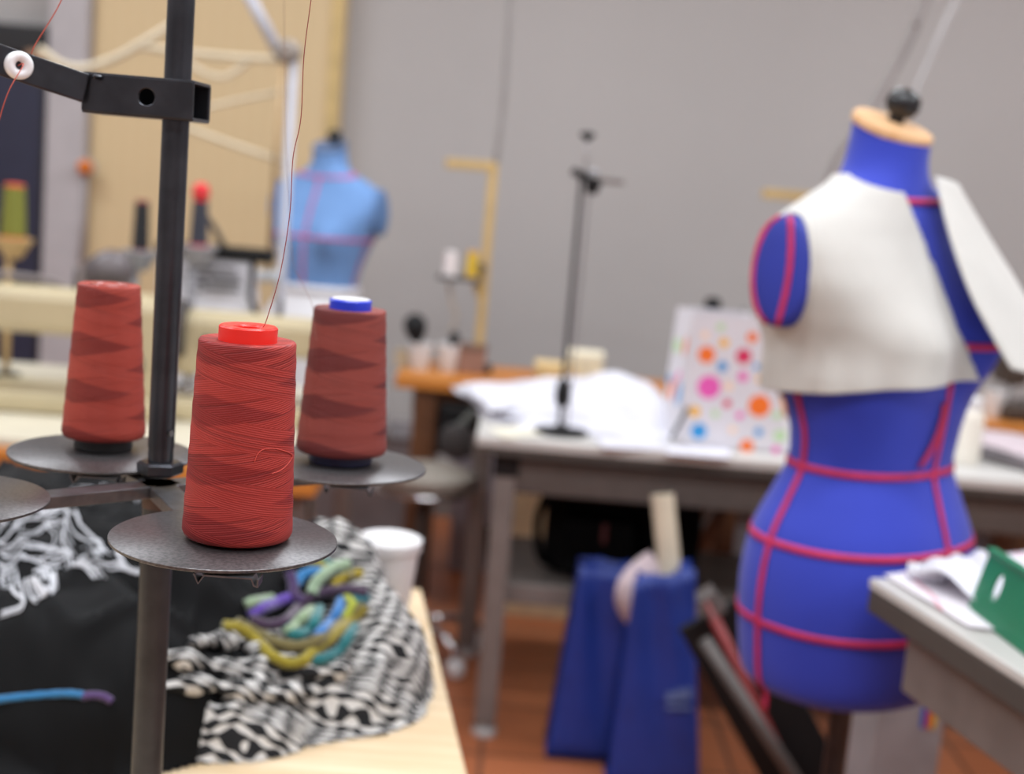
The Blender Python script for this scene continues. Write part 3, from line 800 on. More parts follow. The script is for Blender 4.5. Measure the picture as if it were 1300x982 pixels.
tag(m.build('thread_strand', mat('thread_coral', (206, 92, 74), 0.6), None, True, origin=e), 'coral thread running through the white ceramic eyelet', 'thread')
# dark ball-shaped tensioner just behind the left cone: part of the machine behind (built below)

# ================================================================== CLOTHES HEAP ON THE NEAR TABLE
def dome(x, y, b):
    cx, cy, rx, ry, h, a = b; c, s = math.cos(a), math.sin(a)
    u = ((x-cx)*c + (y-cy)*s)/rx; w = (-(x-cx)*s + (y-cy)*c)/ry; r = u*u + w*w
    return h*(1-r)**0.55 if r < 1 else -0.05*min(math.sqrt(r)-1, 1)
def smax(vals, k=0.02):
    m_ = max(vals); return m_ + k*math.log(sum(math.exp((v-m_)/k) for v in vals)) - k*0.3
HOOD = [(-0.52, 1.50, 0.26, 0.20, 0.195, 0.1), (-0.46, 1.33, 0.22, 0.16, 0.14, 0.0), (-0.34, 1.44, 0.15, 0.13, 0.145, -0.3), (-0.62, 1.32, 0.22, 0.20, 0.13, 0.0), (-0.27, 1.50, 0.13, 0.10, 0.120, 0.0), (-0.345, 1.40, 0.085, 0.075, 0.165, 0.2), (-0.56, 1.36, 0.10, 0.07, 0.175, 0.5)]
def hood_h(x, y):
    h = smax([dome(x, y, b) for b in HOOD], 0.014)
    n1 = noise.noise(Vector((x*7+3, y*9, 0.3))); n2 = 1-abs(noise.noise(Vector((x*9-y*5, y*11+x*3, 4.2))))*2
    n3 = 1-abs(noise.noise(Vector((x*5+y*9+9, y*4-x*8, 2.2))))*2
    n4 = max(0.0, 1-abs(noise.noise(Vector((x*11+y*3, y*13-x*4, 8.2))))*4)**2
    return TBL + h + 0.024*n1 + (0.014*n2 + 0.018*n3 + 0.016*n4)*max(0, min(1, h/0.06))
SCARF = [(-0.145, 1.485, 0.082, 0.100, 0.112, 0.2), (-0.27, 1.40, 0.155, 0.075, 0.085, -0.15), (-0.37, 1.37, 0.11, 0.07, 0.085, 0.2), (-0.205, 1.60, 0.085, 0.06, 0.155, 0.0), (-0.20, 1.40, 0.12, 0.075, 0.075, 0.1), (-0.31, 1.31, 0.13, 0.07, 0.07, 0.0), (-0.40, 1.30, 0.09, 0.06, 0.06, 0.0)]
def scarf_h(x, y):
    h = smax([dome(x, y, b) for b in SCARF], 0.010)
    w1 = 1-2*abs(noise.noise(Vector((x*22+y*9, y*26-x*7, 1.7)))); w2 = noise.noise(Vector((x*48, y*48, 7.0)))
    return TBL + h + (0.015*w1 + 0.005*w2)*max(0, min(1, (h+0.01)/0.05))
def heap(name, fn, x0, x1, y0, y1, step, m_, origin, smooth=True):
    nx = int((x1-x0)/step); ny = int((y1-y0)/step); idx = {}; mb_ = MB(); vs = []; fs = []
    H = [[fn(x0+i*step, y0+j*step) for i in range(nx+1)] for j in range(ny+1)]
    def vid(i, j):
        if (i, j) not in idx:
            idx[(i, j)] = len(vs); vs.append((x0+i*step, y0+j*step, max(H[j][i], TBL+0.0012)))
        return idx[(i, j)]
    for j in range(ny):
        for i in range(nx):
            if max(H[j][i], H[j][i+1], H[j+1][i], H[j+1][i+1]) > TBL+0.0015:
                fs.append((vid(i, j), vid(i+1, j), vid(i+1, j+1), vid(i, j+1)))
    mb_.add(vs, fs); return mb_.build(name, m_, None, smooth, origin=origin)
M_hood = mat('black_jersey', (8, 8, 10), 0.6, var=0.12, scale=6, bstr=0.3, bscale=500, spec=0.13, sheen=0.015)
hood = heap('hooded_sweatshirt', hood_h, -0.92, -0.10, 1.02, 1.76, 0.0065, M_hood, (-0.5, 1.4, TBL))
tag(hood, 'crumpled black sweatshirt with white scrawled print on the near table', 'sweatshirt')
def scarf_mat():
    m, nt, b = nt_of('zebra_check')
    tc = N(nt, 'ShaderNodeTexCoord')
    nz = N(nt, 'ShaderNodeTexNoise'); nz.inputs['Scale'].default_value = 13; nz.inputs['Detail'].default_value = 2
    nt.links.new(tc.outputs['Object'], nz.inputs['Vector'])
    va = N(nt, 'ShaderNodeVectorMath', operation='MULTIPLY_ADD'); nt.links.new(nz.outputs['Color'], va.inputs[0])
    va.inputs[1].default_value = (0.055, 0.055, 0.055); nt.links.new(tc.outputs['Object'], va.inputs[2])
    sp = N(nt, 'ShaderNodeSeparateXYZ'); nt.links.new(va.outputs[0], sp.inputs[0])
    u = mth(nt, 'ADD', mth(nt, 'MULTIPLY', sp.outputs[1], 1.0), mth(nt, 'MULTIPLY', sp.outputs[2], 0.9))
    w = mth(nt, 'SUBTRACT', sp.outputs[0], mth(nt, 'MULTIPLY', sp.outputs[2], 0.5))
    s1 = mth(nt, 'SINE', mth(nt, 'MULTIPLY', u, 480)); s2 = mth(nt, 'SINE', mth(nt, 'MULTIPLY', w, 250))
    f = sstep(nt, mth(nt, 'ADD', s1, mth(nt, 'MULTIPLY', s2, 0.75)), -0.30, 0.0)
    nt.links.new(mixc(nt, f, lin((202, 199, 196)), lin((15, 16, 20))), b.inputs['Base Color'])
    b.inputs['Roughness'].default_value = 0.9; bump(nt, b, s1, 0.5, 0.001)
    return m
scarf = heap('checked_scarf', scarf_h, -0.56, -0.02, 1.20, 1.74, 0.004, scarf_mat(), (-0.25, 1.45, TBL))
tag(scarf, 'crumpled black and white checked scarf beside the black sweatshirt', 'scarf')
def top_h(x, y): return max(hood_h(x, y), scarf_h(x, y), TBL)
def march(px, py, fn, off=0.0):
    d = ray(px, py); t_ = 0.9
    while t_ < 2.4:
        p = Vector((0, 0, CAM_Z)) + d*t_
        if p.z < fn(p.x, p.y) + off: return p
        t_ += 0.0025
    return Vector((0, 0, CAM_Z)) + d*2.0
# white scrawled print: thin ribbons following the cloth
M_print = mat('white_print', (205, 206, 212), 0.7, var=0.04, scale=40)
strokes = [
 ([(30, 634), (44, 632), (41, 648), (34, 655)], 5), ([(44, 636), (54, 656), (72, 650), (84, 647)], 5),
 ([(0, 682), (25, 668), (52, 660), (78, 648)], 6), ([(80, 648), (100, 668), (122, 690), (150, 712), (174, 730)], 6),
 ([(0, 692), (30, 680), (66, 668), (88, 676), (112, 694)], 5), ([(112, 694), (128, 700), (104, 712), (86, 704)], 5),
 ([(60, 664), (72, 684), (64, 706), (48, 716)], 5), ([(84, 668), (80, 690), (92, 712)], 5),
 ([(0, 706), (20, 700), (50, 698), (84, 704), (60, 716)], 6), ([(0, 720), (24, 714), (52, 718), (80, 722)], 6),
 ([(98, 716), (124, 717), (150, 722), (174, 732)], 6), ([(92, 722), (108, 728), (118, 738)], 5), ([(104, 718), (120, 724), (130, 736)], 4),
 ([(0, 736), (14, 748), (26, 764), (24, 776), (0, 784)], 6), ([(0, 728), (20, 738), (36, 756), (48, 768)], 6),
 ([(40, 736), (48, 752), (58, 756), (66, 744), (60, 732), (44, 734)], 8), ([(54, 724), (70, 738), (68, 750)], 5),
 ([(12, 656), (24, 664), (20, 676)], 4), ([(0, 664), (14, 660)], 4),
 ([(95, 626), (95, 634), (124, 636), (120, 624), (100, 625)], 4), ([(124, 636), (132, 624), (146, 628), (148, 636), (170, 636)], 4), ([(126, 632), (170, 630), (170, 638)], 4)]
m = MB()
rs = random.Random(3)
scr = []
for pts, w_ in strokes:
    for k in range(3):
        ox, oy = rs.uniform(-4, 4), rs.uniform(-3, 3)
        scr.append(([(a_+ox+rs.uniform(-2, 2), b_+oy+rs.uniform(-2, 2)) for a_, b_ in pts], w_*rs.choice((0.2, 0.3, 0.5))))
for pts, w_ in scr:
    ps = [march(px, py, hood_h) for px, py in pts]
    sp_ = spline(ps, 6); L = []; R_ = []
    for i, p in enumerate(sp_):
        t_ = (sp_[min(i+1, len(sp_)-1)] - sp_[max(i-1, 0)]); n_ = Vector((-t_.y, t_.x, 0))
        if n_.length < 1e-6: n_ = Vector((1, 0, 0))
        n_.normalize(); hw_ = w_*0.00082*0.40
        for s, lst in ((-1, L), (0, None), (1, R_)):
            if lst is None: continue
            q = p + n_*s*hw_; q.z = hood_h(q.x, q.y) + 0.0024; lst.append(q)
    m.grid([L, R_])
pr = m.build('scrawled_print', M_print, hood, True, solid=0.0006)
# bits of rope yarn, each a strand of its own
def yarn(label, pts, rgb, r, lift=0.0, name='yarn_strand'):
    rgb = tuple(int(v_*0.9) for v_ in rgb)
    ps = []
    for q in pts:
        p = march(q[0], q[1], top_h, r*0.7 + lift + (q[2] if len(q) > 2 else 0)); ps.append(p)
    sp_ = spline(ps, 8)
    mm, nt, b = nt_of('yarn_%d_%d_%d' % rgb)
    tc = N(nt, 'ShaderNodeTexCoord'); nz = N(nt, 'ShaderNodeTexNoise'); nz.inputs['Scale'].default_value = 260; nz.inputs['Detail'].default_value = 3
    nt.links.new(tc.outputs['Object'], nz.inputs['Vector'])
    nt.links.new(mixc(nt, nz.outputs[0], lin(rgb), tuple(v_*0.6 for v_ in lin(rgb)[:3]) + (1,)), b.inputs['Base Color'])
    b.inputs['Roughness'].default_value = 0.95; b.inputs['Sheen Weight'].default_value = 0.4; bump(nt, b, nz.outputs[0], 0.8, 0.002)
    m = MB(); m.tube(sp_, r, 10, rad=[r*(1+0.06*math.sin(i*1.3)) for i in range(len(sp_))])
    return tag(m.build(name, mm, None, True, origin=ps[0]), label, 'yarn', 'felted yarn strands on the clothes heap')
YR = 0.0063
yarn('olive yellow yarn strand curving along the bottom of the yarn tangle', [(284, 795), (305, 797), (325, 812), (345, 832), (368, 842), (386, 838), (398, 826)], (168, 150, 26), YR*1.05, 0.012)
yarn('khaki brown yarn strand swinging up under the yarn tangle to the right', [(300, 790), (325, 802), (350, 815), (380, 820), (408, 810), (434, 790), (462, 768)], (124, 112, 62), YR, 0.012)
yarn('golden olive yarn strand at the right side of the yarn tangle', [(398, 828), (425, 806), (445, 788), (464, 770)], (158, 140, 30), YR, 0.010)
yarn('teal yarn strand at the lower right of the yarn tangle', [(396, 838), (412, 836), (430, 826), (442, 810), (450, 795)], (12, 116, 122), YR, 0.010)
yarn('dark plum yarn strand looped across the middle of the yarn tangle', [(318, 786), (340, 793), (362, 788), (378, 772), (395, 757), (420, 750), (446, 748), (466, 752)], (70, 44, 76), YR*0.95, 0.014)
yarn('bright violet yarn strand at the left end of the yarn tangle', [(318, 780), (332, 772), (348, 766), (362, 760), (378, 757)], (98, 58, 178), YR, 0.008)
yarn('pale sage yarn strand arching over the top of the yarn tangle', [(396, 754), (400, 742), (410, 730), (424, 720), (442, 716)], (166, 192, 158), YR*1.1, 0.018)
yarn('pale sage yarn tip lying left of the violet strand', [(312, 768), (322, 764), (334, 762), (346, 760)], (152, 176, 140), YR, 0.003)
yarn('sky blue yarn strand curling over the upper left of the tangle', [(376, 742), (382, 732), (394, 726), (408, 726)], (52, 138, 206), YR, 0.014)
yarn('sky blue yarn strand running down the middle right of the tangle', [(434, 762), (428, 778), (420, 790), (410, 800), (402, 808)], (56, 132, 206), YR, 0.012)
yarn('olive yellow yarn strand at the top of the tangle under the plate', [(362, 710), (380, 708), (396, 712), (414, 722)], (172, 156, 30), YR, 0.004)
yarn('mustard yarn strand between sage and plum strands', [(422, 744), (432, 736), (446, 730), (456, 728)], (182, 158, 30), YR, 0.012)
yarn('teal yarn strand at the back of the tangle near the scarf', [(400, 708), (412, 714), (424, 722), (436, 728)], (16, 130, 134), YR, 0.003)
yarn('teal yarn strand in the middle beneath the plum loop', [(362, 796), (376, 806), (392, 800), (400, 788), (406, 772)], (10, 124, 126), YR, 0.008)
yarn('sage green yarn strand short piece in the tangle centre', [(366, 802), (376, 792), (386, 782), (396, 774)], (162, 186, 146), YR, 0.012)
yarn('deep violet yarn strand bent under the sky blue curl', [(368, 726), (372, 740), (374, 756), (384, 762)], (74, 46, 100), YR, 0.016)
yarn('lime yarn strand short piece at the right of the tangle', [(440, 758), (448, 766), (444, 776), (436, 786)], (182, 190, 50), YR*0.9, 0.010)
yarn('teal and navy yarn strand at far right of the tangle', [(446, 752), (456, 762), (464, 758), (460, 748)], (16, 108, 124), YR*0.9, 0.006)
yarn('bright blue yarn strand on the table below the sweatshirt', [(-30, 892), (10, 886), (50, 882), (84, 880), (106, 882)], (42, 130, 190), YR*0.6, 0.0)
yarn('purple yarn strand end on the table below the sweatshirt', [(104, 884), (118, 882), (132, 884), (142, 890)], (92, 60, 122), YR*0.6, 0.0)
# twisted fringe bundles of the scarf
M_fr = scarf.data.materials[0]
for k, pts in enumerate(([(180, 830), (230, 836), (290, 850), (350, 862)], [(240, 815), (290, 812), (340, 828), (390, 848)], [(200, 872), (260, 868), (330, 880), (400, 876)], [(300, 838), (350, 848), (410, 852), (450, 846)])):
    ps = [march(px, py, top_h, 0.006) for px, py in pts]; sp_ = spline(ps, 8)
    m = MB(); m.tube(sp_, 0.011, 10, rad=[0.011*(0.8+0.3*math.sin(i*0.9+k))*min(1.0, 0.25+i/5, 0.25+(len(sp_)-1-i)/5) for i in range(len(sp_))]); m.build('twisted_roll', M_fr, scarf, True)

# plastic tub / cup with rolled rim
def cup(label, c, r_top, r_bot, h, lid=False, group=None, mat_=None, name='cup'):
    t = thing(name, label, 'cup', c, 0, group)
    m = MB(); m.lathe([(r_bot*0.94, 0), (r_bot, 0.002), (r_top, h), (r_top-0.0016, h), (r_bot-0.001, 0.004), (0.001, 0.0035)], c, 40, cap1=True); m.build('wall', mat_ or M_white, t, 'auto')
    m = MB(); m.tube([Vector(c) + Vector((r_top*1.01*math.cos(2*PI*i/40), r_top*1.01*math.sin(2*PI*i/40), h-0.001)) for i in range(40)], 0.0028, 8, closed=True)
    rm = m.build('rim', mat_ or M_white, t, True)
    if lid:
        m = MB(); m.lathe([(r_top*1.045, h-0.013), (r_top*1.06, h-0.012), (r_top*1.055, h+0.001), (r_top*1.0, h+0.0025), (r_top*0.96, h+0.0005), (0.001, h)], c, 48, cap0=False)
        m.build('lid', mat_ or M_white, t, 'auto')
    return t
CY = 1.76
cb = Q(494, 792, TBL); ct = P(497, 684, cb.y)
s_ = S(cb.y)
cup('white plastic tub with a rolled rim behind the checked scarf', (ct.x - 0.002, cb.y, TBL), 40*s_, 29*s_, ct.z - TBL, True)

# ================================================================== ON THE RIGHT TABLE
def sheet(name, label, cat, corners, z, m_, amp=0.004, thick=0.0008, n=14, group=None, seed=0, curl=None):
    c = [Vector((p[0], p[1], z)) for p in corners]; rws = []
    for i in range(n+1):
        row = []
        for j in range(n+1):
            u, w = j/n, i/n
            p = (c[0]*(1-u)+c[1]*u)*(1-w) + (c[3]*(1-u)+c[2]*u)*w
            h = amp*(0.5+0.5*noise.noise(Vector((p.x*9+seed, p.y*9, seed*1.3))))*1.6
            if curl: h += curl(u, w)
            p.z = z + max(h, 0) + 0.0006; row.append(p)
        rws.append(row)
    cc = sum((p for p in c), Vector())/4
    m = MB(); m.grid(rws)
    return tag(m.build(name, m_, None, True, origin=(cc.x, cc.y, z), solid=thick), label, cat, group)
def pattern_paper():
    m, nt, b = nt_of('pattern_paper')
    tc = N(nt, 'ShaderNodeTexCoord'); wv = N(nt, 'ShaderNodeTexWave'); wv.inputs['Scale'].default_value = 5.0; wv.inputs['Distortion'].default_value = 5.0; wv.inputs['Detail Scale'].default_value = 0.6
    nt.links.new(tc.outputs['Object'], wv.inputs['Vector'])
    f = sstep(nt, wv.outputs['Fac'], 0.95, 0.99)
    nt.links.new(mixc(nt, mth(nt, 'MULTIPLY', f, 0.6), lin((236, 230, 236)), lin((220, 120, 140))), b.inputs['Base Color'])
    b.inputs['Roughness'].default_value = 0.8
    return m
M_pat = pattern_paper(); M_paper = mat('white_paper', (216, 215, 224), 0.75, var=0.02, bstr=0.1)
def RP(px, py): return Q(px, py, RZ)
qs = [RP(1122, 733), RP(1320, 700), RP(1420, 820), RP(1230, 800)]
sheet('pattern_sheet', 'white pattern paper with faint pink lines on the cutting table', 'paper', [(p.x, p.y) for p in (qs[0], qs[1], qs[2], qs[3])], RZ, M_pat, 0.004, seed=2)
qs = [RP(1160, 748), RP(1250, 716), RP(1330, 790), RP(1260, 790)]
def crl(u, w): return 0.022*math.exp(-((u-0.25)/0.22)**2-((w-0.25)/0.28)**2) + 0.008*math.sin(u*9+w*4)**2
sheet('crumpled_tissue', 'crumpled white tissue paper beside the green plastic rack', 'paper', [(p.x, p.y) for p in qs], RZ+0.008, M_paper, 0.012, seed=5, curl=crl, n=24)
# rolled scraps at the corner
for k, (px_, py_, L_, lab) in enumerate(((1176, 722, 0.045, 'small rolled white paper scrap at the corner of the cutting table'), (1200, 716, 0.06, 'larger rolled white paper scrap against the blue dress form'))):
    c = Q(px_, py_+8, RZ+0.012); m = MB(); pts = []
    for i in range(40):
        a = i/39*4.2*PI; r_ = 0.004 + 0.0075*i/39; pts.append((r_*math.cos(a), r_*math.sin(a)))
    ax = Vector((0.85, 0.45 if k else -0.3, 0)).normalized(); sd = Vector((-ax.y, ax.x, 0))
    m.grid([[c + ax*s*L_/2 + sd*p[0] + Vector((0, 0, p[1]+0.004)) for p in pts] for s in (-1, -0.3, 0.4, 1)])
    tag(m.build('paper_scrap', M_paper, None, True, origin=c, solid=0.0006), lab, 'paper')
# green plastic rack with oval hand hole
def green_rack():
    M_g = mat('green_plastic', (10, 112, 78), 0.35, var=0.04, scale=20, bstr=0.05)
    z0 = RZ + 0.002
    bl = Q(1229, 774, z0+0.0); br = Q(1318, 842, z0)
    d = (br-bl).normalized(); n_ = Vector((-d.y, d.x, 0))
    if n_.x < 0: n_ = -n_
    up = Vector((0, 0, 1))
    t = thing('plastic_rack', 'green plastic rack with an oval hand hole on the cutting table', 'rack', bl)
    H_ = 0.072; L_ = 0.34; Wd = 0.16; hx, hz = 0.043, 0.040; a_, b_ = 0.0088, 0.0155
    slant = n_*0.018
    def pt(x, z): return bl + d*x + up*z + slant*(z/H_)
    # front wall with hole
    poly = [(0.0, 0.0), (L_, 0.0), (L_, H_), (0.012, H_)]
    nn = 32; inn = [pt(hx + a_*math.cos(2*PI*i/nn), hz + b_*math.sin(2*PI*i/nn)) for i in range(nn)]
    out = []
    for i in range(nn):
        q = 2*PI*i/nn; dx, dz = math.cos(q), math.sin(q); tt = 1e9
        if dx > 1e-6: tt = min(tt, (0.085-hx)/dx)
        if dx < -1e-6: tt = min(tt, hx/-dx)
        if dz > 1e-6: tt = min(tt, (H_-hz)/dz)
        if dz < -1e-6: tt = min(tt, hz/-dz)
        out.append((hx+dx*tt, hz+dz*tt))
    for cr in ((0, 0), (0.085, 0), (0.085, H_), (0, H_)):
        i = min(range(nn), key=lambda i: abs(out[i][0]-cr[0])+abs(out[i][1]-cr[1])); out[i] = cr
    m = MB(); m.add([pt(*q) for q in out] + inn, [(i, (i+1) % nn, nn+(i+1) % nn, nn+i) for i in range(nn)])
    m.add([pt(0.085, 0), pt(L_, 0), pt(L_, H_), pt(0.085, H_)], [(0, 1, 2, 3)])
    m.build('side_wall', M_g, t, False, solid=0.003)
    m = MB(); m.bar(pt(-0.002, H_) , pt(L_, H_), 0.012, 0.006); m.build('top_lip', M_g, t, bev=0.002)
    m = MB(); m.bar(pt(0, 0.0015), pt(L_, 0.0015), 0.003, 0.003); q0, q1 = pt(0, 0.002), pt(L_, 0.002)
    m.add([q0, q1, q1 + n_*Wd, q0 + n_*Wd], [(0, 1, 2, 3)]); m.build('floor_panel', M_g, t, False, solid=0.003)
    m = MB(); b0, b1 = q0 + n_*Wd, q1 + n_*Wd; m.add([b0, b1, b1 + up*0.012, b0 + up*0.012], [(0, 1, 2, 3)]); m.build('back_lip', M_g, t, False, solid=0.003)
    for xx in (0.10, 0.20, 0.30):
        m = MB(); a0, a1 = pt(xx, 0.0), pt(xx, H_*0.85); m.add([a0, a0 + n_*Wd*0.8, a1], [(0, 1, 2)]); m.build('divider', M_g, t, False, solid=0.003)
green_rack()

# ================================================================== ON THE CENTRE TABLE
def TP(px, py, z=TBL): return Q(px, py, z)
# layered white paper pattern pieces
layers = [
 ([(572, 494), (700, 488), (706, 540), (640, 540)], 'lowest white paper sheet overhanging the left end of the work table'),
 ([(592, 500), (712, 490), (740, 528), (648, 534)], 'white paper sheet lying second in the left paper pile'),
 ([(584, 490), (690, 484), (730, 520), (622, 524)], 'top white paper sheet of the left paper pile'),
 ([(620, 544), (690, 538), (700, 552), (640, 556)], 'small cream paper piece at the front edge of the work table'),
 ([(748, 552), (830, 556), (852, 572), (766, 568)], 'white paper piece beside the base of the black stand'),
 ([(845, 566), (930, 570), (925, 582), (846, 576)], 'flat white paper piece under the polka-dot bag front')]
for k, (cs, lab) in enumerate(layers):
    zz = TBL + 0.001 + (0.012*k if k < 3 else 0.0)
    pq = [TP(px, py, zz) for px, py in cs]
    sheet('paper_sheet', lab, 'paper', [(p.x, p.y) for p in pq], zz, M_paper if k != 3 else mat('cream_paper', (232, 226, 208), 0.8), 0.008 if k < 3 else 0.001, 0.0016, seed=k*3.1)
# heap of white fabric
WHITE = []
for (px, py, rx, ry, h) in ((785, 524, 0.13, 0.17, 0.098), (700, 526, 0.13, 0.14, 0.055), (820, 536, 0.075, 0.14, 0.055), (725, 512, 0.16, 0.12, 0.062)):
    p = TP(px, py, TBL+0.02); WHITE.append((p.x, p.y+0.06, rx, ry, h, 0.1))
def white_h(x, y):
    h = smax([dome(x, y, b) for b in WHITE], 0.014); k = max(0, min(1, (h+0.01)/0.05))
    return TBL + 0.02 + h + (0.010*noise.noise(Vector((x*8, y*10, 2.0))) + 0.006*(1-2*abs(noise.noise(Vector((x*14+y*6, y*18, 5.0))))))*k if h > -0.02 else TBL - 0.01
wh = heap('fabric_heap', white_h, -0.2, 0.6, 3.08, 3.72, 0.01, mat('white_interfacing', (212, 211, 220), 0.8, var=0.01, sheen=0.2), (0.15, 3.4, TBL))
tag(wh, 'soft heap of white fabric on the work table behind the black stand', 'fabric')
# black stand with leaning rod
def hem_stand():
    b = TP(712, 550); t = thing('rod_stand', 'black rod stand with clamp head and oval base on the work table', 'stand', b)
    Yb = b.y
    m = MB(); m.lathe([(0.062, 0), (0.066, 0.003), (0.064, 0.009), (0.02, 0.014), (0.012, 0.022)], b, 40); m.build('base', M_black, t, 'auto')
    tp = P(738, 228, Yb); tp.y = Yb
    b2 = b + Vector((-0.004, 0, 0.015))
    m = MB(); m.rod(b2, tp, 0.0062, 0.0055); m.build('rod', mat('gunmetal', (78, 78, 82), 0.4, 0.6), t, 'auto')
    m = MB(); m.rod(b2 + Vector((0.018, 0.012, 0)), tp + Vector((0.02, 0.012, 0)), 0.003); m.build('measuring_rod', mat('pale_rod', (168, 164, 168), 0.3, 0.7), t, 'auto')
    g = b2.lerp(tp, 0.14); dd = (tp-b2).normalized()
    Rg = dd.to_track_quat('Z', 'Y').to_matrix()
    m = MB(); m.lathe([(0.006, -0.035), (0.016, -0.026), (0.019, 0), (0.015, 0.026), (0.006, 0.036)], g, 20, Rg); m.build('grip', M_black, t, True)
    m = MB(); m.bar(P(726, 216, Yb), P(762, 236, Yb), 0.04, 0.018); hd = m.build('clamp_head', M_black, t, bev=0.004)
    m = MB(); m.bar(P(757, 228, Yb), P(792, 232, Yb), 0.02, 0.012); m.build('blade', M_gsteel, hd, bev=0.002)
    m = MB(); c = P(752, 234, Yb-0.02); m.lathe([(0.012, -0.022), (0.016, -0.016), (0.016, 0.012), (0.012, 0.016)], c, 20); m.build('tightening_knob', M_black, hd, 'auto')
    m = MB(); c = P(753, 219, Yb-0.01); m.lathe([(0.014, -0.006), (0.016, 0), (0.010, 0.008), (0.001, 0.010)], c, 20); m.build('cap', mat('cap_grey', (150, 150, 154), 0.4), hd, True)
    m = MB(); m.rod(P(743, 222, Yb), P(746, 172, Yb), 0.0022); m.build('pin', mat('pale_rod', (1, 1, 1)), t, True)
    m = MB(); c = P(746, 172, Yb); m.lathe([(0.004, -0.014), (0.013, -0.004), (0.020, 0.002), (0.014, 0.008), (0.001, 0.009)], c, 16); m.build('finial', M_black, t, True)
hem_stand()
# polka dot gift bag
def dot_bag():
    yf = 3.15; Wt = 0.17
    bl, br = P(862, 570, yf), P(1006, 584, yf); tl, tr = P(880, 394, yf), P(964, 400, yf)
    zb = TBL + 0.004; zt_ = tl.z - 0.004
    xbl, xbr, xtl, xtr = bl.x, br.x, tl.x, tr.x
    t = thing('gift_bag', 'white gift bag with coloured polka dots standing on the work table', 'bag', ((xbl+xbr)/2, yf+Wt/2, TBL))
    M_b = mat('bag_white', (220, 217, 223), 0.5, var=0.015, bstr=0.1, bscale=25, bdist=0.004)
    m = MB(); yk_b, yk_t = yf+Wt, yf+Wt*0.8
    n_ = 12; F_, B_, Ls, Rs = [], [], [], []
    for i in range(n_+1):
        q = i/n_; z = zb+(zt_-zb)*q; xa = xbl+(xtl-xbl)*q; xb = xbr+(xtr-xbr)*q; yy = yf + 0.0*q; yb_ = yk_b+(yk_t-yk_b)*q
        F_.append([Vector((xa+(xb-xa)*u/8, yy, z)) for u in range(9)])
        B_.append([Vector((xa+(xb-xa)*u/8, yb_, z)) for u in range(9)])
        gus = 0.035*q
        Ls.append([Vector((xa + gus*(1-abs(2*u/8-1)) - 0.012*(1-abs(2*u/8-1)) - (0.03*u/8)*(1-q*0.3), yy+(yb_-yy)*u/8, z)) for u in range(9)])
        Rs.append([Vector((xb - gus*(1-abs(2*u/8-1)), yy+(yb_-yy)*u/8, z)) for u in range(9)])
    mf = MB(); mf.grid(F_); mf.build('front_face', M_b, t, False, solid=0.0012)
    mf = MB(); mf.grid(B_); mf.build('back_face', M_b, t, False, solid=0.0012)
    mf = MB(); mf.grid(Ls); mf.build('side_gusset', M_b, t, False, solid=0.0012)
    mf = MB(); mf.grid(Rs); mf.build('side_gusset', M_b, t, False, solid=0.0012)
    mf = MB(); mf.add([(xbl, yf, zb), (xbr, yf, zb), (xbr, yk_b, zb), (xbl, yk_b, zb)], [(0, 1, 2, 3)]); mf.build('bottom', M_b, t, False, solid=0.002)
    C_ = {'o': (248, 120, 40), 'p': (236, 96, 184), 'b': (48, 150, 214), 'y': (246, 184, 40), 'r': (214, 50, 96), 'g': (188, 222, 170), 'h': (250, 216, 190)}
    dots = [('o', 897, 450, 11), ('p', 900, 491, 15), ('b', 887, 547, 10.5), ('o', 964, 515, 14.5), ('r', 944, 452, 10), ('b', 917, 465, 6.5), ('y', 919, 435, 6), ('o', 955, 428, 7),
            ('p', 943, 478, 6.5), ('r', 923, 512, 5.5), ('y', 882, 522, 7), ('p', 939, 527, 5), ('b', 963, 548, 5.5), ('o', 948, 566, 9), ('g', 990, 553, 8), ('g', 986, 527, 5.5), ('h', 925, 490, 6), ('y', 966, 481, 5.5), ('g', 908, 525, 5), ('h', 895, 425, 5), ('g', 915, 415, 5), ('b', 960, 465, 4), ('p', 985, 570, 5), ('h', 930, 545, 5)]
    for k, (cc, px, py, r) in enumerate(dots):
        p = P(px, py, yf); R_ = r*S(yf); m = MB()
        m.lathe([(R_, -0.0002), (R_, 0.0006)], (p.x, yf-0.0008, p.z), 24, Matrix.Rotation(PI/2, 3, 'X')); m.build('printed_dot', mat('dot_'+cc, C_[cc], 0.5, var=0.02, bstr=0), t)
    for (cc, u, q, ry, rz_) in (('o', 0.45, 0.72, 0.02, 0.024), ('g', 0.8, 0.70, 0.02, 0.02), ('o', 0.65, 0.36, 0.02, 0.028), ('b', 0.28, 0.36, 0.018, 0.03), ('p', 0.5, 0.48, 0.012, 0.016), ('b', 0.9, 0.42, 0.014, 0.014), ('h', 0.35, 0.85, 0.015, 0.015)):
        def gp(u, q):
            z = zb+(zt_-zb)*q; xa = xbl+(xtl-xbl)*q; yb_ = yk_b+(yk_t-yk_b)*q; gus = 0.035*q; tri = 1-abs(2*u-1)
            return Vector((xa + gus*tri - 0.012*tri - 0.03*u*(1-q*0.3) - 0.0012, yf+(yb_-yf)*u, z))
        m = MB(); H_ = zt_-zb
        vs = [gp(u, q)] + [gp(max(0, min(1, u + ry/Wt*math.cos(2*PI*i/20))), q + rz_/H_*math.sin(2*PI*i/20)) for i in range(20)]
        m.add(vs, [(0, 1+i, 1+(i+1) % 20) for i in range(20)]); m.build('printed_dot', mat('dot_'+cc, C_[cc]), t)
    # dark ribbon handle hanging down the fold
    m = MB(); m.tube(spline([P(873, 517, yf-0.004), P(866, 530, yf-0.012), P(858, 545, yf-0.02), P(852, 556, yf-0.02)], 5), 0.0045, 8); m.build('ribbon', mat('dark_ribbon', (50, 58, 60), 0.6), t, True)
dot_bag()
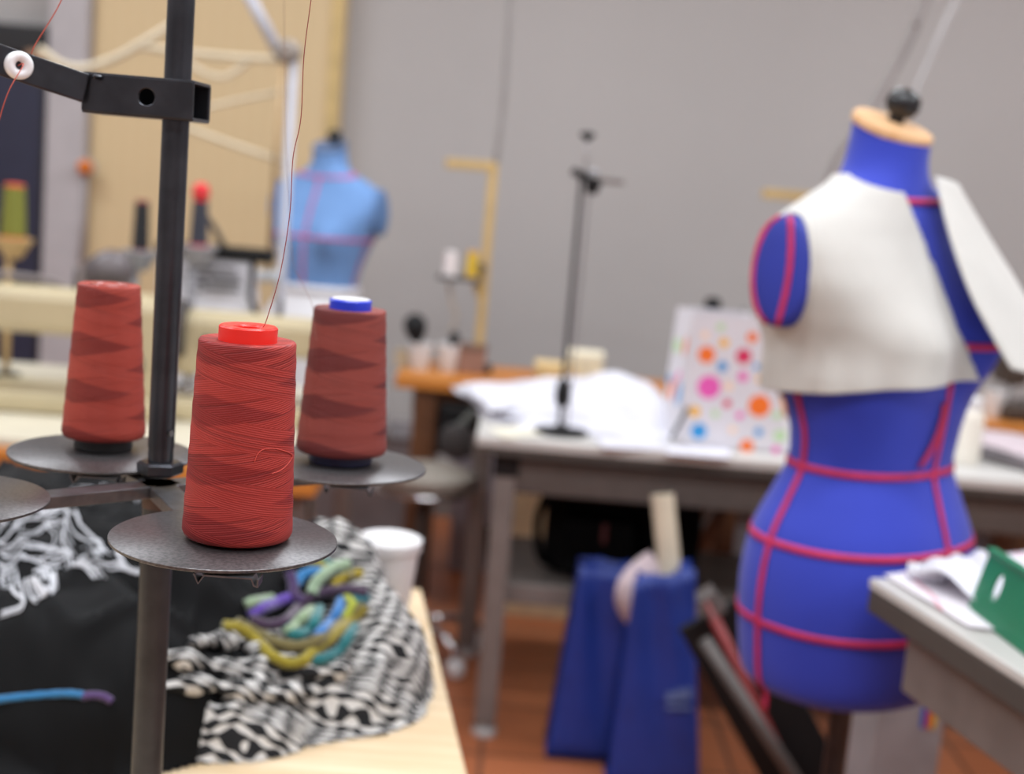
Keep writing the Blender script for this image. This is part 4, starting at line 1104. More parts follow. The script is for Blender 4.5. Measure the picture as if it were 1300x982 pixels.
# things to the right of the form on the centre table
b = TP(1226, 588); m = MB(); s_ = S(b.y)
t = thing('squeeze_bottle', 'white rounded bottle on the work table right of the dress form', 'bottle', b)
m.lathe([(14*s_, 0), (16*s_, 0.004), (16*s_, 62*s_), (13*s_, 70*s_), (10*s_, 73*s_)], b, 28); m.build('body', mat('ivory_plastic', (232, 226, 214), 0.4, var=0.03), t, 'auto')
m = MB(); m.lathe([(11*s_, 70*s_), (12*s_, 74*s_), (12*s_, 84*s_), (9*s_, 87*s_)], b, 24); m.build('cap', M_white, t, 'auto')
pq = [TP(1236, 580, TBL+0.002), TP(1330, 606, TBL+0.002), TP(1330, 575, TBL+0.002), TP(1240, 560, TBL+0.002)]
for k in range(4):
    off = Vector((0.006*math.sin(k*2.3), 0.008*math.cos(k*1.7), 0))
    sheet('paper_sheet', ['lowest sheet of the small paper pile right of the bottle', 'second lowest sheet of the small paper pile right of the bottle', 'second highest sheet of the small paper pile right of the bottle', 'topmost sheet of the small paper pile right of the bottle'][k], 'paper', [(p.x+off.x, p.y+off.y) for p in pq], TBL+0.001+0.010*k, mat('mauve_paper' if k % 2 else 'grey_paper', (206, 190, 196) if k % 2 else (150, 146, 150), 0.8), 0.006, 0.004, seed=k+11, n=8)

# ================================================================== ON THE WALL BENCH
def BPt(px, py, z=TBL): return Q(px, py, z)
M_tan = mat('tan_metal', (196, 164, 106), 0.5, 0.1, var=0.06)
def tan_stand(label, Yb, xpx, ytop, arm=(566, 218), tray=True):
    top = P(xpx, ytop, Yb); t = thing('thread_stand', label, 'thread stand', (top.x, Yb, TBL))
    x = top.x
    m = MB(); m.box((x, Yb, (TBL+top.z)/2+0.005), (0.026, 0.026, top.z-TBL-0.01)); m.build('post', M_tan, t, bev=0.003)
    m = MB(); m.box((x, Yb, TBL+0.01), (0.09, 0.09, 0.02)); m.build('foot', M_black, t, bev=0.004)
    a = P(arm[0], arm[1], Yb); m = MB(); m.bar((x, Yb, top.z-0.01), (a.x, Yb-0.03, top.z-0.012), 0.03, 0.028); m.build('guide_arm', M_tan, t, bev=0.003)
    return t, x, top
BYs = 4.10
t, x, top = tan_stand('tan thread stand with white and yellow spools beside the cups', BYs, 627, 207)
tz = P(585, 352, BYs).z; xa = P(556, 352, BYs).x; xb = P(612, 346, BYs).x
m = MB(); m.box(((xa+xb)/2, BYs, tz), (xb-xa, 0.16, 0.012)); tr_ = m.build('spool_tray', mat('dark_tray', (92, 90, 88), 0.5, 0.2), t, bev=0.003)
for dx in (0.25, 0.7):
    m = MB(); m.rod((xa+(xb-xa)*dx, BYs-0.03, tz), (xa+(xb-xa)*dx, BYs-0.03, tz+0.05), 0.004); m.build('spindle', M_gsteel, tr_, True)
m = MB(); m.bar((xb-0.02, BYs, tz-0.01), (x, BYs, tz-0.07), 0.02, 0.02); m.build('brace', M_tan, t, bev=0.002)
m = MB(); m.tube(spline([P(570, 358, BYs), P(574, 385, BYs), P(579, 402, BYs), P(572, 420, BYs)], 5), 0.006, 8); m.build('thread_tube', mat('tube_beige', (186, 172, 156), 0.5), t, True)
m = MB(); m.lathe([(0.016, -0.01), (0.022, 0), (0.022, 0.02), (0.012, 0.03)], P(606, 344, BYs-0.02), 20); m.build('tension_knob', M_gsteel2, t, 'auto')
def spool(label, c, r, h, rgb, cap, name='thread_spool', cat='thread spool', group=None):
    t = thing(name, label, cat, c, 0, group)
    m = MB(); m.lathe([(r, 0.004), (r*0.92, h*0.5), (r*0.82, h-0.006)], c, 28); m.build('thread_winding', mat('spool_%d_%d_%d' % rgb, rgb, 0.6, var=0.06, scale=60, stretch=(1, 1, 8)), t, 'auto')
    m = MB(); m.lathe([(r*0.8, h-0.007), (r*0.8, h), (r*0.3, h+0.002)], c, 24); m.build('cap', mat('spoolcap_%d_%d_%d' % cap, cap, 0.4), t, 'auto')
    m = MB(); m.lathe([(r*0.9, 0), (r*1.02, 0.001), (r*1.0, 0.005)], c, 24); m.build('foot', mat('spoolcap_%d_%d_%d' % cap, cap, 0.4), t, 'auto')
    return t
p = P(571, 345, BYs-0.03); spool('white thread spool on the tray of the tan stand', (p.x, BYs-0.03, tz+0.006), 0.021, 0.072, (226, 214, 212), (230, 225, 225))
p = P(599, 345, BYs-0.03); spool('mustard yellow thread spool on the tray of the tan stand', (p.x, BYs-0.03, tz+0.006), 0.021, 0.078, (206, 168, 40), (214, 150, 50))
t2, x2, top2 = tan_stand('tan thread stand mostly hidden behind the blue dress form', 4.17, 1034, 246, (966, 252))
# cups with brushes
GB = 'small white cups on the wall bench'
for k, (px, py, lab) in enumerate(((530, 472, 'white cup holding the large round black brush'), (566, 474, 'white cup holding the small slanted black brush'), (1267, 533, 'white cup on the bench right of the blue dress form'))):
    c = BPt(px, py); c.y += 0.05; s_ = S(c.y); cup(lab, (c.x, c.y, TBL), 15*s_, 11*s_, 34*s_, group=GB)
    if k < 2:
        bt = thing('round_brush', ['large round black brush standing in the left cup', 'small black brush slanting out of the right cup'][k], 'brush', (c.x, c.y, TBL+0.01))
        if k == 0: tip = P(527, 413, c.y); R_ = 15*s_
        else: tip = P(577, 428, c.y); R_ = 7*s_
        bs = Vector((c.x, c.y, TBL+0.01)); d = (tip-bs).normalized(); Rr = d.to_track_quat('Z', 'Y').to_matrix()
        m = MB(); m.rod(bs, tip, 0.008, 0.010); m.build('handle', M_brown_wood, bt, True)
        m = MB(); m.lathe([(0.01, -R_*1.5), (R_*0.8, -R_*0.8), (R_, 0), (R_*0.85, R_*0.6), (R_*0.3, R_*1.0)], tip, 24, Rr); m.build('bristle_head', M_black, bt, True)
def small_box(name, label, cat, px, py, w, d, h, rgb, lidrgb=None, rz=0, dy=0.06):
    c = BPt(px, py); c.y += dy + d/2; t = thing(name, label, cat, (c.x, c.y, TBL), rz)
    m = MB(); m.box((c.x, c.y, TBL+h*0.42), (w, d, h*0.84), rz); m.build('body', mat('box_%d_%d_%d' % rgb, rgb, 0.7, var=0.1, scale=30), t, bev=0.004)
    m = MB(); m.box((c.x, c.y, TBL+h*0.9), (w*1.04, d*1.04, h*0.2), rz); m.build('lid', mat('lid_%d' % (lidrgb or rgb)[0], lidrgb or rgb, 0.7, var=0.06), t, bev=0.004)
small_box('cardboard_box', 'small pinkish brown box beside the tan thread stand', 'box', 596, 478, 0.085, 0.08, 0.085, (150, 112, 96), (108, 78, 64))
small_box('storage_box', 'cream lidded box on the bench behind the white fabric', 'box', 742, 494, 0.105, 0.1, 0.10, (226, 212, 180), (236, 226, 200))
small_box('storage_box', 'low ochre lidded box on the bench beside the cream box', 'box', 704, 492, 0.12, 0.1, 0.06, (214, 178, 118), (224, 196, 144))
small_box('cotton_reel_box', 'dull grey box at the left end of the bench', 'box', 508, 470, 0.05, 0.06, 0.05, (196, 178, 150), (180, 160, 130))

# sewing machines: bed, column, arm, head, handwheel, needle bar
def sewing_machine(label, c, rz, L, H, m_body, m_dark, face=1):
    t = thing('sewing_machine', label, 'sewing machine', c, rz)
    M = t.matrix_basis
    def B(m, cc, d): m.box(M @ Vector(cc), d, rz)
    m = MB(); B(m, (0, 0, 0.025), (L, 0.18, 0.05)); m.build('bed', m_body, t, bev=0.012)
    m = MB(); B(m, (L*0.36, 0, H*0.5), (L*0.24, 0.13, H*0.9)); m.build('column', m_body, t, bev=0.022)
    m = MB(); B(m, (-L*0.05, 0, H*0.80), (L*0.92, 0.11, H*0.36)); m.build('arm', m_body, t, bev=0.022)
    m = MB(); B(m, (-L*0.42, 0, H*0.68), (L*0.17, 0.12, H*0.56)); hd = m.build('head', m_body, t, bev=0.02)
    m = MB(); m.rod(M @ Vector((-L*0.42, -0.01, 0.055)), M @ Vector((-L*0.42, -0.01, H*0.42)), 0.006); m.build('needle_bar', M_chrome, hd, True)
    m = MB(); B(m, (-L*0.42, -0.015, 0.058), (0.03, 0.05, 0.01)); m.build('presser_foot', M_chrome, hd, bev=0.002)
    Rw = Matrix.Rotation(rz, 3, 'Z') @ Matrix.Rotation(PI/2, 3, 'Y')
    m = MB(); m.lathe([(0.02, 0), (0.06, 0.004), (0.065, 0.012), (0.065, 0.030), (0.055, 0.036), (0.02, 0.034)], M @ Vector((L*0.47, 0, H*0.74)), 32, Rw); m.build('handwheel', m_dark, t, 'auto')
    Rk = Matrix.Rotation(rz, 3, 'Z') @ Matrix.Rotation(PI/2, 3, 'X')
    for x_, z_, r_ in ((-L*0.30, H*0.72, 0.016), (L*0.34, H*0.45, 0.024)):
        m = MB(); m.lathe([(r_, 0), (r_, 0.012), (r_*0.8, 0.018)], M @ Vector((x_, -0.052 if x_ < 0 else -0.064, z_)), 20, Rk); m.build('dial', m_dark, t, 'auto')
    m = MB(); m.rod(M @ Vector((L*0.05, 0.02, H*0.96)), M @ Vector((L*0.05, 0.02, H*1.15)), 0.005); m.build('thread_pin', M_machd, t, True)
    return t
M_mach = mat('cream_enamel', (192, 178, 144), 0.35, var=0.04, scale=5)
M_machd = mat('dark_enamel', (66, 62, 62), 0.4, var=0.08)
c = Q(70, 520, TBL); sewing_machine('cream industrial sewing machine at the left edge of the photograph', (c.x, 2.95, TBL+0.001), 0.06, 0.52, 0.275, M_mach, M_machd)
c = Q(318, 520, TBL); sewing_machine('cream industrial sewing machine behind the front red cone', (c.x+0.055, 3.02, TBL+0.001), 0.04, 0.41, 0.245, M_mach, M_machd)
c = Q(1290, 525, TBL); sewing_machine('dark brown sewing machine on the bench right of the dress form', (c.x+0.12, 4.10, TBL+0.001), 0.1, 0.46, 0.26, mat('brown_enamel', (66, 54, 46), 0.4, var=0.1), mat('beige_dial', (190, 160, 130), 0.4))
c = P(940, 398, 4.12); sewing_machine('dark grey sewing machine on the bench behind the polka-dot bag', (c.x, 4.12, TBL+0.001), 0.05, 0.26, c.z-TBL-0.02, mat('grey_enamel', (120, 114, 110), 0.4), M_black)
k_ = P(905, 386, 4.0); t = thing('spool_post', 'black knobbed spool post showing above the polka-dot bag', 'spool post', (k_.x, 4.0, TBL))
MB().rod((k_.x, 4.0, TBL), (k_.x, 4.0, k_.z), 0.006).build('post', M_gsteel2, t, True)
MB().lathe([(0.012, -0.02), (0.024, -0.014), (0.026, 0.006), (0.018, 0.018), (0.004, 0.022)], k_, 20).build('knob', M_black, t, True)
MB().lathe([(0.045, 0), (0.045, 0.006), (0.012, 0.014)], (k_.x, 4.0, TBL), 24).build('foot', M_black, t, 'auto')
# items around the left machines
p = P(18, 302, 3.30); 
def small_stand(label, px, py, Y, rgb):
    p = P(px, py, Y); t = thing('spool_stand', label, 'spool stand', (p.x, Y, TBL))
    m = MB(); m.rod((p.x-0.01, Y, TBL), (p.x-0.01, Y, p.z-0.012), 0.009); m.build('post', mat('stand_%d' % rgb[0], rgb, 0.5), t, True)
    m = MB(); m.lathe([(0.02, -0.05), (0.042, -0.014), (0.048, -0.006), (0.048, 0)], p, 28); m.build('plate', mat('stand_%d' % rgb[0], rgb, 0.5), t, 'auto')
    m = MB(); m.lathe([(0.04, 0), (0.03, 0.008), (0.001, 0.009)], (p.x-0.01, Y, TBL), 24); m.build('foot', M_black, t, 'auto')
    return p
p = small_stand('tan spool stand carrying the olive cone', 17, 302, 3.32, (196, 164, 112)); spool('olive green thread cone with an orange cap at the left edge', p, 0.030, 0.132, (124, 126, 46), (228, 88, 60), 'thread_cone', 'thread cone')
p = small_stand('grey spool stand carrying the black cone', 178, 318, 3.36, (150, 150, 156)); spool('black thread cone with a reddish cap in front of the tan panel', p, 0.021, 0.125, (26, 28, 34), (150, 80, 76), 'thread_cone', 'thread cone')
p = small_stand('grey spool stand carrying the red topped cone', 252, 312, 3.36, (152, 150, 156)); spool('dark slate thread cone with a bright red cap behind the post', p, 0.023, 0.118, (52, 54, 66), (230, 40, 46), 'thread_cone', 'thread cone')
# red knob sits on the cone above: built as a taller cap
m = MB(); m.lathe([(0.020, 0), (0.022, 0.01), (0.018, 0.03), (0.010, 0.036)], (p.x, p.y, p.z+0.1205), 24); tag(m.build('tension_cap', mat('red_plastic', (226, 34, 44), 0.35), None, True, origin=(p.x, p.y, p.z+0.12)), 'bright red plastic bobbin resting on top of the dark slate cone', 'bobbin')
# grey motor ball behind the left cone
p = P(140, 345, 3.15); t = thing('machine_motor', 'rounded grey motor housing behind the left red cone', 'motor', (p.x, 3.15, TBL))
m = MB(); m.lathe([(0.02, -0.06), (0.042, -0.045), (0.052, -0.01), (0.052, 0.015), (0.036, 0.045), (0.01, 0.055)], p, 28, Matrix.Rotation(1.2, 3, 'Y')); m.build('housing', mat('motor_grey', (104, 96, 98), 0.45, 0.2, var=0.1), t, True)
m = MB(); m.rod((p.x, 3.15, TBL+0.001), (p.x, 3.15, p.z), 0.016); m.build('bracket', M_machd, t, True)
m = MB(); m.tube(spline([P(-20, 346, 3.1), P(20, 350, 3.1), P(60, 356, 3.1), P(98, 372, 3.1), P(120, 384, 3.1)], 6), 0.008, 8); m.build('cable', mat('cable_grey', (130, 120, 118), 0.5), t, True)
# printed white carrier bag with black top band, standing behind machine B
def carrier():
    Y = 3.42; a, b = P(196, 420, Y), P(326, 424, Y); tl, tr = P(200, 318, Y), P(318, 324, Y)
    zt_ = tl.z; t = thing('carrier_bag', 'white carrier bag with black top and dark printed lines behind the post', 'bag', ((a.x+b.x)/2, Y+0.04, TBL))
    M_cb = mat('carrier_white', (222, 220, 228), 0.5, var=0.03, bstr=0.2, bscale=12, bdist=0.01)
    dpt = 0.10; n_ = 10; F_, B_ = [], []
    for i in range(n_+1):
        q = i/n_; z = TBL+0.002+(zt_-TBL)*q; x0 = a.x+(tl.x-a.x)*q; x1 = b.x+(tr.x-b.x)*q
        w_ = 0.006*math.sin(q*7)
        F_.append([Vector((x0+(x1-x0)*u/8, Y+0.02*q+w_*math.sin(u), z)) for u in range(9)]); B_.append([Vector((x0+(x1-x0)*u/8, Y+dpt-0.02*q, z)) for u in range(9)])
    m = MB(); m.grid(F_); m.grid(B_); m.grid([[f[0], g[0]] for f, g in zip(F_, B_)]); m.grid([[f[-1], g[-1]] for f, g in zip(F_, B_)]); m.add([F_[0][0], F_[0][-1], B_[0][-1], B_[0][0]], [(0,1,2,3)])
    m.build('sack', M_cb, t, False, solid=0.002)
    m = MB(); yy = Y-0.004
    m.box(((tl.x+tr.x)/2+0.02, Y+0.045, zt_+0.006), (tr.x-tl.x+0.06, 0.075, 0.034)); m.build('top_band', M_black, t, bev=0.006)
    m = MB(); m.tube(spline([P(262, 276, Y+0.04), P(272, 290, Y+0.04), P(284, 312, Y+0.04), P(292, 326, Y+0.04)], 5), 0.008, 8); m.build('handle', mat('dark_strap', (70, 62, 56), 0.7), t, True)
    m = MB(); m.bar(P(322, 330, Y-0.01), P(318, 372, Y-0.01), 0.012, 0.016, (0, 1, 0)); m.bar(P(316, 372, Y-0.01), P(334, 424, Y-0.01), 0.012, 0.012, (0, 1, 0)); m.build('side_strap', M_black, t)
    # printed lines
    mpr = mat('dark_print', (92, 92, 100), 0.6)
    for k, (x0, x1, y_, h_) in enumerate(((238, 300, 338, 5), (236, 304, 348, 4), (238, 262, 357, 7), (266, 306, 356, 4), (236, 252, 366, 7), (258, 304, 365, 5), (236, 250, 374, 5), (206, 228, 352, 6))):
        p, q = P(x0, y_, Y-0.012), P(x1, y_+(x1-x0)*0.085, Y-0.012); m = MB(); m.bar(p, q, 0.0012, h_*S(Y)); m.build('printed_line', mpr, t)
carrier()
# white tubular suspension stand with hoses
def hose_stand():
    Y = 3.75; p0 = P(371, 108, Y); t = thing('tube_stand', 'white tubular overhead stand with hanging hoses before the tan panel', 'stand', (p0.x, Y, 0))
    M_wt = mat('white_tube', (180, 180, 190), 0.4, var=0.03); M_hose = mat('milky_hose', (208, 194, 168), 0.4, var=0.04)
    m = MB(); m.rod((p0.x, Y, 0.01), (p0.x, Y, P(364, 74, Y).z), 0.013); m.build('upright', M_wt, t, True)
    m = MB(); m.lathe([(0.2, 0), (0.2, 0.012), (0.03, 0.03)], (p0.x, Y, 0), 32); m.build('base', M_black, t, 'auto')
    m = MB(); m.rod(P(300, -36, Y), P(360, 78, Y), 0.016); m.build('boom', M_wt, t, True)
    m = MB(); m.lathe([(0.02, -0.03), (0.034, -0.015), (0.034, 0.015), (0.02, 0.03)], P(366, 66, Y), 20, Matrix.Rotation(PI/2, 3, 'X')); m.build('joint', mat('joint_grey', (150, 140, 132), 0.4, 0.3), t, 'auto')
    m = MB(); m.tube(spline([P(168, 58, Y), P(245, 68, Y), P(300, 73, Y), P(358, 76, Y)], 6), 0.010, 8); m.build('cross_tube', M_hose, t, True)
    m = MB(); m.tube(spline([P(50, 62, Y), P(78, 82, Y), P(108, 86, Y), P(150, 72, Y), P(205, 40, Y), P(240, 18, Y)], 6), 0.012, 8); m.build('hose', M_hose, t, True)
    m = MB(); m.tube(spline([P(226, 66, Y), P(240, 80, Y), P(262, 94, Y), P(285, 98, Y), P(306, 86, Y), P(318, 74, Y)], 6), 0.008, 8); m.build('hose', M_hose, t, True)
    m = MB(); m.tube(spline([P(236, 162, Y), P(280, 178, Y), P(320, 192, Y), P(362, 206, Y)], 6), 0.008, 8); m.build('hose', M_hose, t, True)
    m = MB(); m.tube(spline([P(232, 160, Y), P(250, 142, Y), P(290, 130, Y), P(330, 122, Y), P(368, 114, Y)], 6), 0.006, 8); m.build('hose', M_hose, t, True)
    m = MB(); a = P(358, 80, Y-0.02); b = P(350, 345, Y-0.02); b.x = a.x - 0.004; b.y = Y-0.02; m.rod(a, b, 0.0075); m.build('hanging_rod', mat('bronze_rod', (168, 138, 100), 0.4, 0.3), t, True)
    m = MB(); m.rod(P(298, 350, Y), P(356, 350, Y), 0.017); m.build('side_arm', mat('pale_blue_grey', (190, 194, 198), 0.4), t, True)
hose_stand()
# hanging power cables
for k, (pts, rgb, r, Y, lab) in enumerate((
    ([(1186, -30), (1160, 40), (1130, 100), (1104, 145), (1060, 205), (1040, 300), (1040, 420), (1046, 500)], (138, 130, 128), 0.011, 4.0, 'dark grey power cable slanting down behind the blue dress form'),
    ([(1228, -30), (1195, 40), (1165, 110), (1140, 170), (1110, 300), (1100, 420), (1104, 506)], (176, 172, 172), 0.008, 4.0, 'pale grey power cable slanting behind the black knob'),
    ([(650, -40), (644, 60), (638, 140), (630, 206)], (140, 134, 132), 0.009, 4.15, 'grey power cable hanging down to the tan thread stand'))):
    ps = [P(a, b_, Y) for a, b_ in pts]
    top = ps[0].copy(); dirn = (ps[0]-ps[1]); top = ps[0] + dirn*((ZC-0.001-ps[0].z)/dirn.z)
    m = MB(); m.tube(spline([top] + ps, 6), r, 8)
    if k < 2:
        pass
    tag(m.build('power_cable', mat('cable_%d' % rgb[0], rgb, 0.6), None, True, origin=ps[-1]), lab, 'cable')

# ================================================================== UNDER THE TABLES
# black backpack on the shelf
def backpack():
    z0 = 0.357; c = P(745, 745, 3.42); t = thing('backpack', 'black backpack on the shelf under the work table', 'backpack', (c.x, 3.42, z0))
    w_, d_, h_ = 0.25, 0.2, 0.30
    m = MB(); rws = []
    for i in range(15):
        q = i/14; z = z0 + h_*q; k = (1-max(0, (q-0.55)/0.45)**2.2*0.5)*(0.9+0.1*min(1, q/0.1)); row = []
        for j in range(36):
            a = 2*PI*j/36; cc, ss = math.cos(a), math.sin(a); e_ = 0.55
            row.append(Vector((c.x + w_/2*k*math.copysign(abs(cc)**e_, cc), 3.42 + d_/2*k*math.copysign(abs(ss)**e_, ss), z + 0.006*noise.noise(Vector((a*2, q*4, 1))))))
        rws.append(row)
    m.grid(rws, wrap=True); m.add(rws[0], [tuple(range(36))]); m.add(rws[-1], [tuple(range(36))]); m.build('main_pack', M_blackfab, t, True)
    m = MB(); m.box((c.x, 3.42-d_/2-0.02, z0+0.09), (0.19, 0.06, 0.15)); m.build('front_pocket', M_blackfab, t, bev=0.02)
    m = MB(); m.tube(spline([Vector((c.x-0.05, 3.42, z0+h_-0.01)), Vector((c.x-0.03, 3.42, z0+h_+0.03)), Vector((c.x+0.03, 3.42, z0+h_+0.03)), Vector((c.x+0.05, 3.42, z0+h_-0.01))], 6), 0.008, 8); m.build('grab_handle', M_blackfab, t, True)
    m = MB(); m.tube(spline([Vector((c.x-0.11, 3.36, z0+h_-0.06)), Vector((c.x-0.145, 3.34, z0+h_*0.5)), Vector((c.x-0.14, 3.34, z0+0.06)), Vector((c.x-0.12, 3.36, z0+0.02))], 6), 0.012, 8); m.build('shoulder_strap', M_blackfab, t, True)
    m = MB(); m.box((c.x+0.02, 3.42-d_/2-0.052, z0+0.13), (0.012, 0.004, 0.05)); m.build('zip_tab', mat('dull_red', (96, 40, 40), 0.6), t)
backpack()
# black coat folded beside it
def jacket():
    c = P(826, 700, 3.46); z0 = 0.357; t = thing('folded_coat', 'black folded coat beside the backpack under the work table', 'coat', (c.x, 3.46, z0))
    m = MB(); rws = []
    for i in range(13):
        q = i/12; row = []
        for j in range(36):
            a = 2*PI*j/36; r_ = (1-q**4*0.6)*(1+0.10*math.sin(a*7+q*3))
            row.append(Vector((c.x + 0.12*r_*math.cos(a), 3.46+0.10*r_*math.sin(a), z0+0.315*q)))
        rws.append(row)
    m.grid(rws, wrap=True); m.add(rws[-1], [tuple(range(36))]); m.build('body', M_blackfab, t, True)
    m = MB(); m.tube(spline([Vector((c.x-0.06, 3.35, z0+0.28)), Vector((c.x-0.03, 3.33, z0+0.16)), Vector((c.x+0.02, 3.34, z0+0.03))], 6), 0.03, 10); m.build('sleeve', M_blackfab, t, True)
jacket()
# blue carrier bags on the floor
M_blue = mat('blue_bag', (20, 50, 136), 0.5, var=0.10, scale=5, bstr=0.4, bscale=14, bdist=0.012)
def blue_bag(label, pxs, Y, lean, depth=0.14, logo=False, top_open=True):
    (blx, brx, tlx, trx, ytop_l, ytop_r) = pxs
    tl, tr = P(tlx, ytop_l, Y), P(trx, ytop_r, Y); xl_, xr_ = P(blx, 880, Y).x, P(brx, 880, Y).x
    t = thing('shopping_bag', label, 'bag', ((xl_+xr_)/2, Y+depth/2, 0), 0, 'blue shopping bags under the work table')
    n_ = 14; F_, B_ = [], []
    for i in range(n_+1):
        q = i/n_; x0 = xl_+(tl.x-xl_)*q; x1 = xr_+(tr.x-xr_)*q
        zt0, zt1 = tl.z*q, tr.z*q
        F_.append([Vector((x0+(x1-x0)*u/10, Y + lean*q + 0.012*math.sin(u*1.1+q*5)*q, 0.003+zt0+(zt1-zt0)*u/10)) for u in range(11)])
        B_.append([Vector((x0+(x1-x0)*u/10, Y + depth - 0.03*q + 0.010*math.sin(u*1.4+q*4)*q, 0.003+zt0+(zt1-zt0)*u/10)) for u in range(11)])
    m = MB(); m.grid(F_); m.grid(B_)
    for k in (0, -1): m.grid([[f[k], f[k].lerp(g[k], 0.5) + Vector((0.03*(1 if k == 0 else -1), 0, 0)), g[k]] for f, g in zip(F_, B_)])
    m.add([F_[0][0], F_[0][-1], B_[0][-1], B_[0][0]], [(0, 1, 2, 3)])
    m.build('sack', M_blue, t, True, solid=0.0015)
    for yy in (F_[-1], B_[-1]):
        a, b = yy[3], yy[7]; m = MB(); m.tube(spline([a, a+Vector((0.01, 0.015, -0.03)), (a+b)/2 + Vector((0, 0.03, -0.06)), b+Vector((-0.01, 0.015, -0.03)), b], 5), 0.005, 6); m.build('handle', M_blue, t, True)
    return t, F_
blue_bag('rumpled blue shopping bag leaning to the left under the work table', (700, 812, 737, 832, 722, 735), 3.005, 0.02, 0.13)
bt, F_ = blue_bag('blue shopping bag with small pale print next to the cream tube', (782, 902, 806, 884, 738, 728), 2.86, 0.02)
for k, (x0, x1, y_, h_) in enumerate(((846, 856, 884, 14), (858, 868, 882, 18), (870, 878, 880, 16), (846, 878, 898, 5))):
    p, q = P(x0, y_, 2.855), P(x1, y_, 2.855); m = MB(); m.bar(p, q, 0.0012, h_*S(2.86)); m.build('pale_print', mat('pale_print', (96, 116, 168), 0.6), bt)
# cardboard tube and paper bundle sticking out of the bags
a = P(852, 740, 2.955); b = P(841, 628, 2.985); t = thing('cardboard_tube', 'cream cardboard tube standing in the blue bag', 'tube', (a.x, 2.94, 0.25))
m = MB(); m.lathe([(0.026, 0), (0.026, (b-a).length*1.9), (0.022, (b-a).length*1.9), (0.022, 0.002)], a - (b-a)*0.9, 24, (b-a).to_track_quat('Z', 'Y').to_matrix(), cap0=False, cap1=False); m.build('tube_wall', mat('cream_card', (210, 198, 176), 0.7, var=0.05), t, 'auto')
c = P(820, 735, 2.97); m = MB(); rws = []
for i in range(9):
    q = i/8; row = []
    for j in range(24):
        an = 2*PI*j/24; r_ = 0.075*math.sin(PI*(0.15+0.85*q)*0.98+0.02)*(1+0.1*math.sin(an*3+q*4))
        row.append(Vector((c.x + r_*1.0*math.cos(an), c.y + r_*0.6*math.sin(an), c.z-0.11+0.175*q)))
    rws.append(row)
m.grid(rws, wrap=True); m.add(rws[-1], [tuple(range(24))]); tag(m.build('paper_bundle', mat('mauve_tissue', (196, 178, 182), 0.8, bstr=0.4, bscale=30, bdist=0.004), None, True, origin=c), 'pale mauve paper bundle sticking out between the blue bags', 'paper')
# stools
def stool(label, px, py, Y, seat_rgb, r=0.165):
    s = P(px, py, Y); t = thing('stool', label, 'stool', (s.x, Y, 0))
    m = MB(); m.lathe([(r*0.9, -0.045), (r, -0.03), (r, -0.008), (r*0.92, 0)], s, 40); m.build('seat', mat('seat_%d' % seat_rgb[0], seat_rgb, 0.6, var=0.06), t, 'auto')
    m = MB(); m.lathe([(r*1.0, -0.055), (r*1.03, -0.05), (r*1.0, -0.045)], s, 40); m.build('seat_rim', M_chrome, t, True)
    m = MB(); m.rod((s.x, Y, 0.1), (s.x, Y, s.z-0.05), 0.02); m.build('pillar', M_gsteel2, t, True)
    for k in range(5):
        a = 2*PI*k/5 + 0.4; d = Vector((math.cos(a), math.sin(a), 0))
        m = MB(); m.tube([Vector((s.x, Y, 0.11)), Vector((s.x, Y, 0.10)) + d*0.13, Vector((s.x, Y, 0.07)) + d*0.2], 0.014, 8); lg = m.build('leg', M_chrome, t, True)
        m = MB(); m.lathe([(0.016, -0.028), (0.026, -0.018), (0.026, 0.010), (0.016, 0.022)], Vector((s.x, Y, 0.0285)) + d*0.2, 16); m.build('glide', M_white, lg, True)
    return t
stool('round grey-beige stool between the bench and the work table', 540, 596, 3.62, (158, 150, 140), 0.14)
# machine motor box and bins under the bench
def bin_(name, label, cat, px, py, Y, w, d, h, rgb, rgb2=None):
    c = P(px, py, Y); t = thing(name, label, cat, (c.x, Y, 0)); 
    F = lambda k: [Vector((c.x+sx*w/2*k, Y+sy*d/2*k, 0)) for sx, sy in ((-1,-1),(1,-1),(1,1),(-1,1))]
    m = MB(); lo, hi, hi2, lo2 = F(0.86), F(1.0), F(0.95), F(0.82)
    vs = [v_+Vector((0,0,0.001)) for v_ in lo] + [v_+Vector((0,0,h)) for v_ in hi] + [v_+Vector((0,0,h)) for v_ in hi2] + [v_+Vector((0,0,0.01)) for v_ in lo2]
    fs = [(3,2,1,0)] + [(i, (i+1)%4, 4+(i+1)%4, 4+i) for i in range(4)] + [(4+i, 4+(i+1)%4, 8+(i+1)%4, 8+i) for i in range(4)] + [(8+i, 8+(i+1)%4, 12+(i+1)%4, 12+i) for i in range(4)] + [(12,13,14,15)]
    m.add(vs, fs); m.build('tub', mat('bin_%d_%d' % rgb[:2], rgb, 0.6, var=0.06), t, bev=0.004)
    m = MB(); m.tube([hi[i] + Vector((0, 0, h)) for i in range(4)], 0.010, 8, closed=True); m.build('rim', mat('bin_%d_%d' % (rgb2 or rgb)[:2], rgb2 or rgb, 0.6), t, True)
    return t
bin_('storage_tub', 'grey plastic tub on the floor under the left of the bench', 'tub', 462, 610, 4.75, 0.36, 0.30, 0.42, (150, 142, 144))
bin_('storage_tub', 'cream plastic tub on the floor behind the steel table leg', 'tub', 702, 640, 4.10, 0.30, 0.16, 0.50, (226, 206, 168), (206, 150, 80))
bin_('storage_tub', 'mauve-grey plastic tub beside the wooden bench leg', 'tub', 606, 590, 4.60, 0.16, 0.3, 0.52, (160, 154, 166), (160, 154, 166))
bin_('storage_tub', 'black plastic tub on the floor under the wall bench', 'tub', 668, 700, 4.55, 0.30, 0.2, 0.16, (26, 24, 24))
